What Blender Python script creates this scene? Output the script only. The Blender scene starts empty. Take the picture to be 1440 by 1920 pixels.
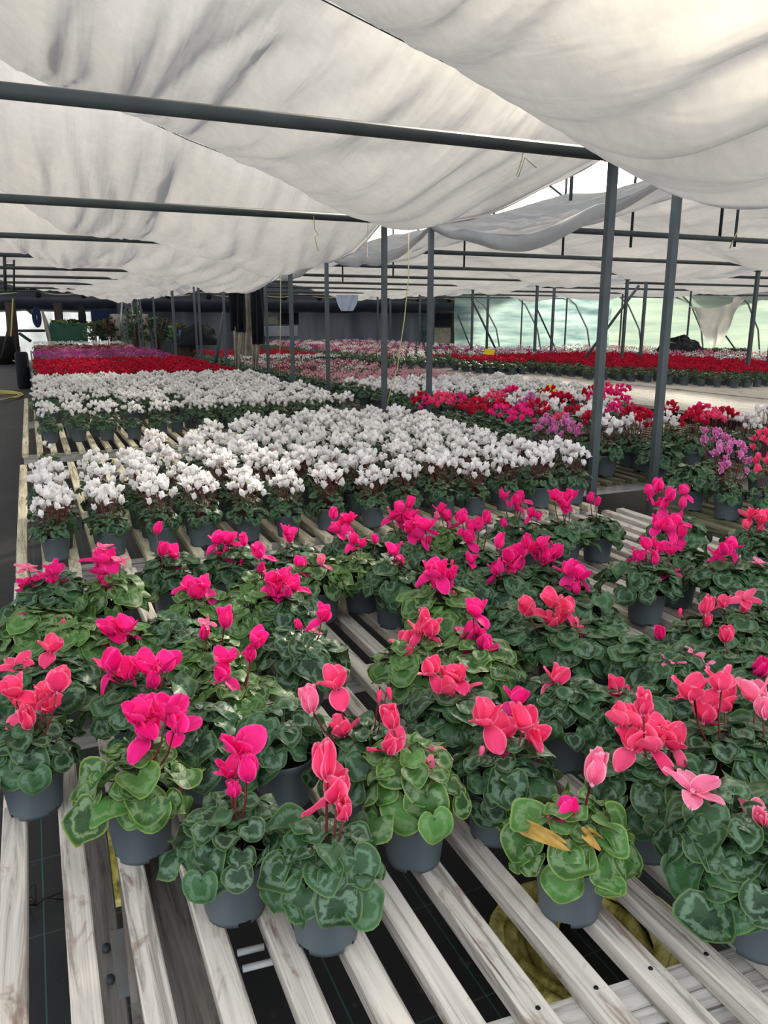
import bpy, math, random
from mathutils import Vector, Matrix, Euler, noise
PI = math.pi
rnd = random.Random(7)
sc = bpy.context.scene
col = sc.collection

# ------------------------------------------------------------ camera
F = 1450.0
CZ = 1.58
PITCH = math.atan(360 / F)
YAW = math.radians(24.15)
cam_d = bpy.data.cameras.new('camera')
cam = bpy.data.objects.new('camera', cam_d)
col.objects.link(cam)
cam_d.sensor_fit = 'VERTICAL'
cam_d.sensor_height = 36.0
cam_d.lens = 36.0 * F / 1920.0
cam.location = (0, 0, CZ)
cam.rotation_euler = (PI / 2 - PITCH, 0, -YAW)
cam_d.clip_start = 0.02
cam_d.clip_end = 400
sc.camera = cam

# ------------------------------------------------------------ light
world = bpy.data.worlds.new('overcast_sky')
sc.world = world
world.use_nodes = True
wn = world.node_tree
wn.nodes.clear()
wo = wn.nodes.new('ShaderNodeOutputWorld')
wb = wn.nodes.new('ShaderNodeBackground')
wg = wn.nodes.new('ShaderNodeNewGeometry')
wdot = wn.nodes.new('ShaderNodeVectorMath'); wdot.operation = 'DOT_PRODUCT'
SUN_DIR = Vector((math.sin(math.radians(51)) * math.cos(math.radians(24)), math.cos(math.radians(51)) * math.cos(math.radians(24)), math.sin(math.radians(24))))
tc = wn.nodes.new('ShaderNodeTexCoord')
wn.links.new(tc.outputs['Generated'], wdot.inputs[0])
wdot.inputs[1].default_value = SUN_DIR
wr = wn.nodes.new('ShaderNodeValToRGB')
wr.color_ramp.elements[0].position = 0.0
wr.color_ramp.elements[0].color = (1.40, 1.46, 1.56, 1)
wr.color_ramp.elements[1].position = 1.0
wr.color_ramp.elements[1].color = (4.6, 3.9, 2.9, 1)
e = wr.color_ramp.elements.new(0.78); e.color = (0.95, 0.94, 0.93, 1)
e = wr.color_ramp.elements.new(0.28); e.color = (0.74, 0.80, 0.90, 1)
wn.links.new(wdot.outputs['Value'], wr.inputs[0])
wn.links.new(wr.outputs[0], wb.inputs[0])
wb.inputs[1].default_value = 1.75
wn.links.new(wb.outputs[0], wo.inputs[0])

sun_d = bpy.data.lights.new('sun', 'SUN')
sun_d.energy = 9.0
sun_d.angle = math.radians(8)
sun_d.color = (1.0, 0.93, 0.80)
sun = bpy.data.objects.new('sun', sun_d)
col.objects.link(sun)
sun.rotation_euler = (-SUN_DIR).to_track_quat('-Z', 'Y').to_euler()

vs = sc.view_settings
vs.view_transform = 'Standard'
vs.look = 'None'
vs.exposure = 0.0
vs.gamma = 1.0
vs.use_curve_mapping = False
sc.cycles.max_bounces = 10
sc.cycles.diffuse_bounces = 5
sc.cycles.transmission_bounces = 8
sc.cycles.transparent_max_bounces = 12

# ------------------------------------------------------------ helpers
cp, sp = math.cos(PITCH), math.sin(PITCH)
cy_, sy_ = math.cos(YAW), math.sin(YAW)
AR = Vector((cy_, -sy_, 0)); AU = Vector((sy_ * sp, cy_ * sp, cp)); AW = Vector((sy_ * cp, cy_ * cp, -sp))
def ray(x, y):
    return AW + AR * ((x - 720) / F) + AU * ((960 - y) / F)
def at_z(x, y, z):
    d = ray(x, y); t = (z - CZ) / d.z
    return Vector((d.x * t, d.y * t, z))
def at_y(x, y, Y):
    d = ray(x, y); t = Y / d.y
    return Vector((d.x * t, Y, CZ + d.z * t))
def at_d(x, y, D):
    d = ray(x, y); t = D / (d.x * sy_ + d.y * cy_)
    return Vector((d.x * t, d.y * t, CZ + d.z * t))
def depth_of(v):
    return v[0] * sy_ + v[1] * cy_

class MB:
    def __init__(s):
        s.v = []; s.f = []; s.uv = []; s.sm = []; s.at = []
    def face(s, idx, uvs=None, smooth=True, a=0.0):
        s.f.append(idx); s.uv.append(uvs if uvs else [(0, 0)] * len(idx)); s.sm.append(smooth); s.at.append(a)
    def box(s, c, d, rz=0.0, smooth=False, M=None):
        b = len(s.v)
        R = M if M is not None else Matrix.Rotation(rz, 3, 'Z')
        for dz in (-.5, .5):
            for q in ((-.5, -.5), (.5, -.5), (.5, .5), (-.5, .5)):
                s.v.append(Vector(c) + R @ Vector((q[0] * d[0], q[1] * d[1], dz * d[2])))
        for f in ((3, 2, 1, 0), (4, 5, 6, 7), (0, 1, 5, 4), (1, 2, 6, 5), (2, 3, 7, 6), (3, 0, 4, 7)):
            s.face([b + i for i in f], None, smooth)
        return s
    def bevbox(s, c, d, bev=0.003):
        # a bar with chamfered long edges running along Y
        x, y, z = d[0] / 2, d[1] / 2, d[2] / 2
        p = [(-x + bev, -z), (x - bev, -z), (x, -z + bev), (x, z - bev), (x - bev, z), (-x + bev, z), (-x, z - bev), (-x, -z + bev)]
        b = len(s.v)
        for yy in (-y, y):
            for a, e_ in p:
                s.v.append(Vector((c[0] + a, c[1] + yy, c[2] + e_)))
        for i in range(8):
            j = (i + 1) % 8
            s.face([b + i, b + j, b + 8 + j, b + 8 + i][::-1], None, False)
        s.face([b + i for i in range(8)], None, False)
        s.face([b + 15 - i for i in range(8)], None, False)
        return s
    def tube(s, pts, r, n=8, cap=True):
        pts = [Vector(p) for p in pts]
        rs = r if isinstance(r, (list, tuple)) else [r] * len(pts)
        b0 = len(s.v)
        up = None
        for i, p in enumerate(pts):
            if i == 0: t = pts[1] - p
            elif i == len(pts) - 1: t = p - pts[i - 1]
            else: t = pts[i + 1] - pts[i - 1]
            if t.length < 1e-9: t = Vector((0, 0, 1))
            t.normalize()
            if up is None:
                up = Vector((0, 0, 1)) if abs(t.z) < .9 else Vector((1, 0, 0))
            sx = t.cross(up)
            if sx.length < 1e-6: sx = t.cross(Vector((0, 1, 0)))
            sx.normalize()
            u2 = sx.cross(t).normalized(); up = u2
            for k in range(n):
                a = 2 * PI * k / n
                s.v.append(p + (sx * math.cos(a) + u2 * math.sin(a)) * rs[i])
        for i in range(len(pts) - 1):
            for k in range(n):
                k2 = (k + 1) % n
                s.face([b0 + i * n + k, b0 + i * n + k2, b0 + (i + 1) * n + k2, b0 + (i + 1) * n + k], None, True)
        if cap:
            s.face([b0 + n - 1 - k for k in range(n)], None, False)
            s.face([b0 + (len(pts) - 1) * n + k for k in range(n)], None, False)
        return s
    def lathe(s, prof, n=28, c=(0, 0, 0), skip=None):
        b0 = len(s.v)
        for (r, z) in prof:
            for k in range(n):
                a = 2 * PI * k / n
                s.v.append(Vector((c[0] + r * math.cos(a), c[1] + r * math.sin(a), c[2] + z)))
        for i in range(len(prof) - 1):
            for k in range(n):
                if skip and skip(i, k): continue
                k2 = (k + 1) % n
                s.face([b0 + i * n + k, b0 + i * n + k2, b0 + (i + 1) * n + k2, b0 + (i + 1) * n + k], None, True)
        return s
    def grid(s, fn, nu, nv, a=0.0, uvf=None):
        b0 = len(s.v)
        for i in range(nu + 1):
            for j in range(nv + 1):
                s.v.append(Vector(fn(i / nu, j / nv)))
        for i in range(nu):
            for j in range(nv):
                q = [(i, j), (i + 1, j), (i + 1, j + 1), (i, j + 1)]
                s.face([b0 + m[0] * (nv + 1) + m[1] for m in q], [(m[0] / nu, m[1] / nv) for m in q], True, a)
        return s
    def add(s, o, M=None, a=None):
        b0 = len(s.v)
        s.v += [M @ Vector(v) for v in o.v] if M is not None else [Vector(v) for v in o.v]
        for f, u, sm, at in zip(o.f, o.uv, o.sm, o.at):
            s.f.append([b0 + i for i in f]); s.uv.append(u); s.sm.append(sm); s.at.append(at if a is None else a)
        return s
    def mesh(s, name, mats):
        me = bpy.data.meshes.new(name)
        me.from_pydata([tuple(v) for v in s.v], [], s.f)
        if not isinstance(mats, (list, tuple)): mats = [mats]
        for m in mats: me.materials.append(m)
        uvl = me.uv_layers.new(name='UVMap')
        flat = []
        for u in s.uv:
            for c in u: flat += [c[0], c[1]]
        uvl.data.foreach_set('uv', flat)
        me.polygons.foreach_set('use_smooth', s.sm)
        at = me.attributes.new('lv', 'FLOAT', 'FACE')
        at.data.foreach_set('value', s.at)
        me.update()
        return me
    def build(s, name, mats, parent=None):
        return link(name, s.mesh(name, mats), parent)

def link(name, me, parent=None, loc=None, rot=None, scale=None):
    o = bpy.data.objects.new(name, me)
    col.objects.link(o)
    if parent is not None: o.parent = parent
    if loc is not None: o.location = loc
    if rot is not None: o.rotation_euler = rot
    if scale is not None: o.scale = scale if isinstance(scale, (tuple, list)) else (scale,) * 3
    return o
def tag(o, label, cat, group=None, kind=None):
    o['label'] = label; o['category'] = cat
    if group: o['group'] = group
    if kind: o['kind'] = kind
    return o
def thing(name, label, cat, loc=(0, 0, 0), rz=0.0, group=None):
    o = bpy.data.objects.new(name, None)
    o.empty_display_size = .05
    col.objects.link(o)
    o.location = loc; o.rotation_euler = (0, 0, rz)
    return tag(o, label, cat, group)
def struct(o):
    o['kind'] = 'structure'
    return o
def copy_tree(o, parent=None):
    c = o.copy(); col.objects.link(c)
    if parent is not None: c.parent = parent
    for ch in o.children: copy_tree(ch, c)
    return c

# ------------------------------------------------------------ materials
def lin(r, g, b):
    f = lambda c: (c / 255 / 12.92) if c / 255 <= .04045 else ((c / 255 + .055) / 1.055) ** 2.4
    return (f(r), f(g), f(b), 1)
class NT:
    def __init__(s, name):
        s.m = bpy.data.materials.new(name); s.m.use_nodes = True
        s.t = s.m.node_tree; s.t.nodes.clear()
        s.out = s.t.nodes.new('ShaderNodeOutputMaterial')
    def n(s, typ, **k):
        nd = s.t.nodes.new(typ)
        for a, b in k.items():
            if a.startswith('i_'):
                key = a[2:]
                key = int(key) if key.isdigit() else key.replace('_', ' ')
                nd.inputs[key].default_value = b
            else: setattr(nd, a, b)
        return nd
    def l(s, a, b): s.t.links.new(a, b)
    def ramp(s, fac, stops, interp='LINEAR'):
        r = s.n('ShaderNodeValToRGB'); r.color_ramp.interpolation = interp
        el = r.color_ramp.elements
        while len(el) < len(stops): el.new(0.5)
        for e_, (p, c) in zip(el, stops):
            e_.position = p; e_.color = c if len(c) == 4 else (*c, 1)
        s.l(fac, r.inputs[0]); return r.outputs[0]
    def mix(s, fac, a, b, bt='MIX'):
        m = s.n('ShaderNodeMixRGB', blend_type=bt)
        for i, x in enumerate((fac, a, b)):
            if isinstance(x, (int, float)): m.inputs[i].default_value = x
            elif isinstance(x, tuple): m.inputs[i].default_value = x
            else: s.l(x, m.inputs[i])
        return m.outputs[0]
    def math(s, op, a, b=None, c=None):
        m = s.n('ShaderNodeMath', operation=op)
        for i, x in enumerate((a, b, c)):
            if x is None: continue
            if isinstance(x, (int, float)): m.inputs[i].default_value = x
            else: s.l(x, m.inputs[i])
        return m.outputs[0]
    def bsdf(s, colr, rough=.5, spec=.5, metal=0., normal=None):
        b = s.n('ShaderNodeBsdfPrincipled')
        if isinstance(colr, tuple): b.inputs['Base Color'].default_value = colr
        else: s.l(colr, b.inputs['Base Color'])
        if isinstance(rough, (int, float)): b.inputs['Roughness'].default_value = rough
        else: s.l(rough, b.inputs['Roughness'])
        b.inputs['Specular IOR Level'].default_value = spec
        b.inputs['Metallic'].default_value = metal
        if normal is not None: s.l(normal, b.inputs['Normal'])
        return b.outputs[0]
    def bump(s, h, strength=.3, dist=.01):
        b = s.n('ShaderNodeBump'); b.inputs['Strength'].default_value = strength; b.inputs['Distance'].default_value = dist
        s.l(h, b.inputs['Height']); return b.outputs[0]
    def noise(s, scale, detail=3, vec=None, rough=.5, dist=0.):
        n_ = s.n('ShaderNodeTexNoise'); n_.inputs['Scale'].default_value = scale; n_.inputs['Detail'].default_value = detail
        n_.inputs['Roughness'].default_value = rough; n_.inputs['Distortion'].default_value = dist
        if vec is not None: s.l(vec, n_.inputs['Vector'])
        return n_.outputs[0]
    def objvec(s, scale=(1, 1, 1), kind='Object', rnd_shift=False):
        t = s.n('ShaderNodeTexCoord'); m = s.n('ShaderNodeMapping'); m.inputs['Scale'].default_value = scale
        s.l(t.outputs[kind], m.inputs['Vector'])
        if rnd_shift:
            oi = s.n('ShaderNodeObjectInfo')
            mul = s.math('MULTIPLY', oi.outputs['Random'], 37.0)
            cx = s.n('ShaderNodeCombineXYZ'); s.l(mul, cx.inputs[0]); s.l(mul, cx.inputs[1])
            s.l(cx.outputs[0], m.inputs['Location'])
        return m.outputs[0]
    def done(s, sh):
        s.l(sh, s.out.inputs[0]); return s.m

def simple(name, c, rough=.5, spec=.5, metal=0., nscale=None, namt=.25, bumpd=0.):
    t = NT(name)
    colr = c; nrm = None
    if nscale:
        nz = t.noise(nscale, 4, t.objvec())
        dark = tuple(x * (1 - namt) for x in c[:3]) + (1,)
        lite = tuple(min(1, x * (1 + namt)) for x in c[:3]) + (1,)
        colr = t.ramp(nz, [(.3, dark), (.7, lite)])
        if bumpd: nrm = t.bump(nz, .5, bumpd)
    return t.done(t.bsdf(colr, rough, spec, metal, nrm))

def mat_fabric():
    t = NT('shade_fabric')
    v = t.objvec()
    n1 = t.noise(1.3, 5, v, .6)
    n2 = t.noise(14, 4, v, .7)
    v2 = t.objvec((6, .8, 1))
    n3 = t.noise(1.4, 2, v2, .5, .5)
    sm = t.math('ADD', t.math('MULTIPLY', n1, .6), t.math('MULTIPLY', n2, .4))
    colr = t.ramp(sm, [(.30, (.32, .322, .325)), (.62, (.40, .40, .40))])
    h = t.math('ADD', t.math('MULTIPLY', n3, 1.0), t.math('MULTIPLY', n2, .04))
    nb = t.bump(h, .38, .04)
    d = t.n('ShaderNodeBsdfDiffuse'); t.l(colr, d.inputs[0]); t.l(nb, d.inputs['Normal'])
    tr = t.n('ShaderNodeBsdfTranslucent'); t.l(colr, tr.inputs[0]); t.l(nb, tr.inputs['Normal'])
    m = t.n('ShaderNodeMixShader'); m.inputs[0].default_value = .46
    t.l(d.outputs[0], m.inputs[1]); t.l(tr.outputs[0], m.inputs[2])
    rf = t.n('ShaderNodeBsdfRefraction'); rf.inputs['IOR'].default_value = 1.15; rf.inputs['Roughness'].default_value = .5
    t.l(colr, rf.inputs['Color']); t.l(nb, rf.inputs['Normal'])
    m2 = t.n('ShaderNodeMixShader'); m2.inputs[0].default_value = .34
    t.l(m.outputs[0], m2.inputs[1]); t.l(rf.outputs[0], m2.inputs[2])
    return t.done(m2.outputs[0])

def mat_sheet(name, c, trans=.6, streak=(1, 1, 1), nscale=2., c2=None):
    t = NT(name)
    v = t.objvec(streak)
    n1 = t.noise(nscale, 4, v, .6)
    c2 = c2 or tuple(x * .7 for x in c[:3]) + (1,)
    colr = t.ramp(n1, [(.35, c2), (.65, c)])
    d = t.n('ShaderNodeBsdfDiffuse'); t.l(colr, d.inputs[0])
    tr = t.n('ShaderNodeBsdfTranslucent'); t.l(colr, tr.inputs[0])
    m = t.n('ShaderNodeMixShader'); m.inputs[0].default_value = trans
    t.l(d.outputs[0], m.inputs[1]); t.l(tr.outputs[0], m.inputs[2])
    return t.done(m.outputs[0])

def mat_leaf(name, dark, mid, band, rim):
    t = NT(name)
    uv = t.n('ShaderNodeUVMap').outputs[0]
    sep = t.n('ShaderNodeSeparateXYZ'); t.l(uv, sep.inputs[0])
    r = sep.outputs[0]; an = sep.outputs[1]
    at = t.n('ShaderNodeAttribute', attribute_name='lv')
    lv = at.outputs['Fac']
    v = t.objvec()
    nz = t.noise(55, 3, v, .6)
    nzb = t.noise(16, 2, v, .5)
    # veins: radial lines
    w = t.math('ABSOLUTE', t.math('SINE', t.math('MULTIPLY', an, PI * 9)))
    vein = t.math('SUBTRACT', 1.0, t.math('MINIMUM', t.math('MULTIPLY', w, 5.0), 1.0))
    jag = t.math('ADD', t.math('MULTIPLY', t.math('SUBTRACT', nz, .5), 1.1), t.math('MULTIPLY', t.math('SUBTRACT', w, .5), .07))
    rr = t.math('ADD', r, jag)
    b = t.ramp(rr, [(.44, (0, 0, 0)), (.56, (1, 1, 1)), (.70, (1, 1, 1)), (.82, (0, 0, 0))])
    base = t.mix(t.ramp(nzb, [(.38, (0, 0, 0)), (.66, (1, 1, 1))]), dark, mid)
    base = t.mix(t.math('MULTIPLY', lv, .75), base, tuple(x * 2.3 for x in mid[:3]) + (1,))
    bf = t.math('MULTIPLY', b, t.math('ADD', t.math('MULTIPLY', lv, -.30), .60))
    c = t.mix(bf, base, band)
    vf = t.math('MULTIPLY', vein, t.math('MULTIPLY', t.math('SUBTRACT', 1.0, r), .45))
    c = t.mix(vf, c, band)
    rimf = t.ramp(r, [(.90, (0, 0, 0)), (.985, (1, 1, 1))])
    c = t.mix(t.math('MULTIPLY', rimf, .7), c, rim)
    nb = t.bump(t.math('ADD', nzb, t.math('MULTIPLY', vein, -.25)), .5, .004)
    geo = t.n('ShaderNodeNewGeometry')
    under = t.mix(.55, c, (.10, .12, .07, 1))
    c = t.mix(geo.outputs['Backfacing'], c, under)
    p = t.bsdf(c, .46, .26, 0, nb)
    tr = t.n('ShaderNodeBsdfTranslucent'); t.l(t.mix(.5, c, (.12, .25, .02, 1)), tr.inputs[0])
    m = t.n('ShaderNodeMixShader'); m.inputs[0].default_value = .10
    t.l(p, m.inputs[1]); t.l(tr.outputs[0], m.inputs[2])
    return t.done(m.outputs[0])

def mat_petal(name, base, body, rim, rimw=.90):
    t = NT(name)
    uv = t.n('ShaderNodeUVMap').outputs[0]
    sep = t.n('ShaderNodeSeparateXYZ'); t.l(uv, sep.inputs[0])
    u = sep.outputs[0]; w = sep.outputs[1]
    edge = t.math('MAXIMUM', t.math('ABSOLUTE', t.math('SUBTRACT', t.math('MULTIPLY', w, 2.0), 1.0)), t.math('MULTIPLY', t.math('SUBTRACT', u, .5), 2.0))
    at = t.n('ShaderNodeAttribute', attribute_name='lv')
    c = t.ramp(u, [(0.02, base), (.30, body)])
    c = t.mix(t.math('MULTIPLY', at.outputs['Fac'], .5), c, rim)
    c = t.mix(t.ramp(edge, [(rimw - .10, (0, 0, 0)), (1.0, (1, 1, 1))]), c, rim)
    nz = t.noise(120, 2, t.objvec((1, 1, .3)))
    nb = t.bump(nz, .25, .002)
    p = t.bsdf(c, .55, .25, 0, nb)
    tr = t.n('ShaderNodeBsdfTranslucent'); t.l(c, tr.inputs[0])
    m = t.n('ShaderNodeMixShader'); m.inputs[0].default_value = .35
    t.l(p, m.inputs[1]); t.l(tr.outputs[0], m.inputs[2])
    return t.done(m.outputs[0])

def mat_wood(name, light, mid, dark, axis='Y', stain=.6):
    t = NT(name)
    s = {'Y': (40, 2.2, 40), 'X': (2.2, 40, 40), 'Z': (40, 40, 2.2)}[axis]
    v = t.objvec(s, rnd_shift=True)
    g = t.noise(1.0, 6, v, .65, 1.2)
    s2 = {'Y': (9, .8, 9), 'X': (.8, 9, 9), 'Z': (9, 9, .8)}[axis]
    v2 = t.objvec(s2, rnd_shift=True)
    g2 = t.noise(1.0, 3, v2, .5, .5)
    c = t.ramp(g, [(.38, dark), (.46, mid), (.58, light)])
    c = t.mix(.25, c, t.ramp(g2, [(.3, mid), (.7, light)]))
    cr = t.noise(1.0, 2, t.objvec({'Y': (70, 1.3, 70), 'X': (1.3, 70, 70), 'Z': (70, 70, 1.3)}[axis], rnd_shift=True), .4, .6)
    c = t.mix(t.ramp(cr, [(.27, (.8, .8, .8)), (.33, (0, 0, 0))]), c, (.07, .055, .045, 1))
    s3 = {'Y': (14, 5, 14), 'X': (5, 14, 14), 'Z': (14, 14, 5)}[axis]
    g3 = t.noise(1.0, 4, t.objvec(s3, rnd_shift=True), .7, .8)
    st = t.ramp(g3, [(.57, (0, 0, 0)), (.68, (1, 1, 1))])
    c = t.mix(t.math('MULTIPLY', st, stain), c, (.16, .085, .05, 1))
    nb = t.bump(g, .6, .004)
    return t.done(t.bsdf(c, .8, .25, 0, nb))

def mat_ground():
    t = NT('weed_mat')
    v = t.objvec()
    n1 = t.noise(1.2, 5, v, .6); n2 = t.noise(9, 5, v, .7)
    c = t.ramp(n1, [(.35, (.008, .009, .010)), (.62, (.022, .022, .023)), (.75, (.045, .043, .04))])
    c = t.mix(t.ramp(n2, [(.62, (0, 0, 0)), (.78, (1, 1, 1))]), c, (.10, .085, .07, 1))
    sep = t.n('ShaderNodeSeparateXYZ'); t.l(v, sep.inputs[0])
    gx = t.math('LESS_THAN', t.math('FRACT', t.math('MULTIPLY', t.math('ADD', sep.outputs[0], 20.12), 3.1)), .012)
    gy = t.math('LESS_THAN', t.math('FRACT', t.math('MULTIPLY', t.math('ADD', sep.outputs[1], 20.0), 3.1)), .015)
    c = t.mix(t.math('MULTIPLY', gx, .5), c, (.03, .16, .13, 1))
    c = t.mix(t.math('MULTIPLY', gy, .35), c, (.10, .11, .11, 1))
    weave = t.noise(220, 1, v)
    return t.done(t.bsdf(c, .62, .4, 0, t.bump(weave, .3, .002)))

M = {}
M['fabric'] = mat_fabric()
M['ground'] = mat_ground()
M['slat'] = mat_wood('weathered_slat_wood', lin(205, 198, 186), lin(176, 170, 160), lin(112, 104, 96), 'Y', .75)
M['slat_pale'] = mat_wood('pale_slat_wood', lin(222, 214, 186), lin(190, 180, 150), lin(130, 118, 90), 'Y', .3)
M['slat_moss'] = mat_wood('mossy_slat_wood', lin(125, 122, 100), lin(86, 88, 62), lin(50, 50, 36), 'Y', .4)
M['slat_dull'] = mat_wood('dull_board_wood', lin(135, 130, 122), lin(110, 106, 100), lin(70, 66, 62), 'Y', .3)
M['bar'] = mat_wood('grey_cross_bar_wood', lin(200, 197, 190), lin(170, 167, 160), lin(110, 106, 100), 'X', .2)
M['post_wood'] = mat_wood('dark_post_wood', lin(72, 62, 55), lin(52, 45, 40), lin(30, 27, 25), 'Z', .2)
M['leg_wood'] = mat_wood('bench_leg_wood', lin(150, 138, 112), lin(118, 108, 88), lin(70, 62, 50), 'Z', .3)
M['steel'] = simple('grey_painted_steel', lin(70, 77, 78), .6, .3, 0, 6, .2)
M['steel_dark'] = simple('dark_steel', lin(52, 57, 60), .5, .5, .3, 6, .2)
M['steel_pale'] = simple('galvanised_steel', lin(150, 153, 152), .4, .5, .6, 8, .15)
M['pot'] = simple('grey_plastic_pot', lin(76, 86, 91), .48, .45, 0, 5, .07)
M['pot_rim'] = simple('grey_plastic_rim', lin(104, 117, 127), .45, .45)
M['soil'] = simple('dark_potting_soil', lin(38, 28, 22), .95, .1, 0, 60, .5, .01)
M['leaf_d'] = mat_leaf('dark_marbled_leaf', (.007, .026, .010, 1), (.018, .055, .018, 1), (.14, .23, .15, 1), (.11, .19, .06, 1))
M['leaf_g'] = mat_leaf('green_marbled_leaf', (.012, .042, .010, 1), (.034, .096, .018, 1), (.20, .29, .14, 1), (.23, .31, .07, 1))
M['leaf_yellow'] = simple('withered_leaf', lin(150, 118, 52), .6, .3, 0, 40, .3)
M['h'] = mat_petal('hot_pink_petal', (.40, .002, .09, 1), (.90, .010, .225, 1), (.97, .08, .38, 1))
M['c'] = mat_petal('coral_pink_petal', (.50, .004, .07, 1), (.90, .045, .18, 1), (.97, .25, .38, 1))
M['l'] = mat_petal('light_pink_petal', (.60, .03, .15, 1), (.92, .16, .32, 1), (.97, .42, .55, 1))
M['m'] = mat_petal('purple_edged_petal', (.30, .003, .12, 1), (.55, .03, .30, 1), (.93, .60, .78, 1), .86)
M['r'] = mat_petal('red_petal', (.20, .001, .008, 1), (.52, .005, .035, 1), (.74, .03, .09, 1))
M['p'] = mat_petal('purple_petal', (.20, .004, .10, 1), (.42, .03, .26, 1), (.60, .12, .42, 1))
M['d'] = mat_petal('dark_red_petal', (.12, .002, .01, 1), (.32, .008, .035, 1), (.55, .10, .14, 1))
M['k'] = mat_petal('pale_pink_petal', (.50, .06, .15, 1), (.82, .38, .46, 1), (.92, .66, .70, 1))
M['w'] = mat_petal('white_petal', (.62, .38, .42, 1), (.90, .88, .86, 1), (.94, .93, .92, 1))
M['stem'] = simple('dark_red_stem', lin(92, 30, 32), .5, .4)
M['petiole'] = simple('brown_leaf_stalk', lin(96, 62, 46), .6, .3)
M['rope'] = simple('yellowed_twine', lin(190, 180, 130), .8, .2)
M['duct'] = simple('dark_plastic_duct', lin(40, 47, 58), .4, .5, 0, 3, .3)
M['black'] = simple('black_plastic', lin(20, 22, 25), .7, .2, 0, 8, .3)
M['navy'] = simple('dark_blue_cloth', lin(34, 42, 74), .8, .2, 0, 20, .3)
M['green'] = simple('green_plastic', lin(18, 72, 46), .45, .4, 0, 5, .2)
M['yellow'] = simple('yellow_sticky_card', lin(240, 205, 20), .5, .4, 0, 30, .1)
M['hose'] = simple('yellow_hose', lin(176, 164, 84), .5, .4)
M['bluebin'] = simple('blue_plastic', lin(40, 90, 150), .5, .4)
M['cloth_beige'] = simple('grey_beige_cloth', lin(150, 144, 130), .85, .2, 0, 10, .3)
M['white_plastic'] = simple('white_plastic', lin(225, 228, 226), .4, .4)
def mat_pipe():
    t = NT('ribbed_olive_pipe')
    v = t.objvec()
    n1 = t.noise(7, 5, v, .7, .6); n2 = t.noise(30, 3, v)
    c = t.ramp(n1, [(.34, lin(50, 45, 24)), (.46, lin(150, 138, 60)), (.62, lin(215, 205, 130))])
    return t.done(t.bsdf(c, .6, .3, 0, t.bump(n2, .5, .01)))
M['pipe'] = mat_pipe()

# ------------------------------------------------------------ ground and walls
gm = MB(); gm.grid(lambda u, v: (-12 + u * 70, -8 + v * 62, 0), 2, 2)
struct(gm.build('floor', M['ground']))

M['wall'] = mat_sheet('grey_plastic_wall', lin(132, 138, 146), .30, (.8, 1, .15), 1.4, lin(92, 98, 106))
M['win'] = mat_sheet('frosted_pane', (.86, .90, .93, 1), .62, (1, 1, 1), 1.)
M['net'] = mat_sheet('green_netting', (.30, .41, .385, 1), .60, (.5, .5, 3.), 1.1, (.10, .17, .18, 1))
M['net2'] = mat_sheet('yellowed_netting', (.30, .38, .31, 1), .60, (.3, .3, 3.), 1.1, (.20, .27, .24, 1))
YB = 34.0
def wall_quad(name, x0, x1, z0, z1, mat, Y=YB, th=.04):
    m = MB(); m.box(((x0 + x1) / 2, Y, (z0 + z1) / 2), (x1 - x0, th, z1 - z0))
    return struct(m.build(name, mat))
xa = at_y(243, 600, YB).x; xb = at_y(858, 600, YB).x
wall_quad('wall_back', xa, xb, 0, 4.2, M['wall'])
wall_quad('trim_1', -9, xa, 2.15, 4.2, M['wall'])
wins = [(-9, at_y(12, 600, YB).x), (at_y(33, 600, YB).x, at_y(100, 600, YB).x), (at_y(120, 600, YB).x, xa)]
for i, (a, b) in enumerate(wins):
    w = wall_quad('window_%d' % (i + 1), a, b, 0.06, 2.15, M['win'])
# right hand netting wall
NA = at_d(852, 600, 36.0); NB = at_d(1150, 600, 34.0); NC = at_d(1560, 600, 31.0)
def net_wall(name, A, B, mat):
    m = MB()
    def fn(u, v):
        p = A.lerp(B, u)
        n_ = noise.noise(Vector((p.x * .9, v * 1.5, 3))) * .35
        return (p.x, p.y + n_, v * 3.6)
    m.grid(fn, 24, 8)
    return struct(m.build(name, mat))
net_wall('wall_right', NA, NB, M['net'])
net_wall('wall_side', NB, NC, M['net2'])
lw = MB(); lw.grid(lambda u, v: (-5.2, -2 + u * 36, v * 2.3), 10, 2)
M['poly'] = mat_sheet('clear_polythene', (.93, .94, .95, 1), .85, (1, 1, 1), 1., (.88, .9, .92, 1))
struct(lw.build('wall_left', M['poly']))

# ------------------------------------------------------------ greenhouse frame
BZ = 2.48
YS = [0.62, 3.77, 6.93, 9.85, 12.75, 15.8, 18.8, 21.9, 25.3, 28.4]
SPANS = [(-4.3, 3.11), (3.6, 10.97), (11.45, 18.85), (19.3, 26.7), (27.2, 34.6)]
ORD = ['nearest', 'second', 'third', 'fourth', 'fifth', 'sixth', 'seventh', 'eighth', 'ninth', 'tenth']
def pipe(name, a, b, r, mat, label=None, cat=None, group=None, n=12):
    m = MB(); m.tube([a, b], r, n)
    o = m.build(name, mat)
    if label: tag(o, label, cat, group)
    return o
for k, Y in enumerate(YS):
    if k == 0: continue
    g = 'roof cross beams'
    x1 = 3.62
    pipe('cross_beam', (-4.4, Y, BZ), (x1, Y, BZ), .034 if k < 3 else .03, M['steel'],
         'grey steel cross beam overhead on the left, %s from the camera' % ORD[k - 1], 'beam', g)
    for j, (a, b) in enumerate(SPANS[1:4]):
        if k < 2: continue
        pipe('cross_beam', (a + .03, Y, BZ), (b + .5, Y, BZ), .03, M['steel'],
             'thin grey cross beam in the %s right hand bay, %s from the camera' % (ORD[j] if j else 'first', ORD[k - 1]), 'beam', 'cross beams in the right hand bays', 8)

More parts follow.
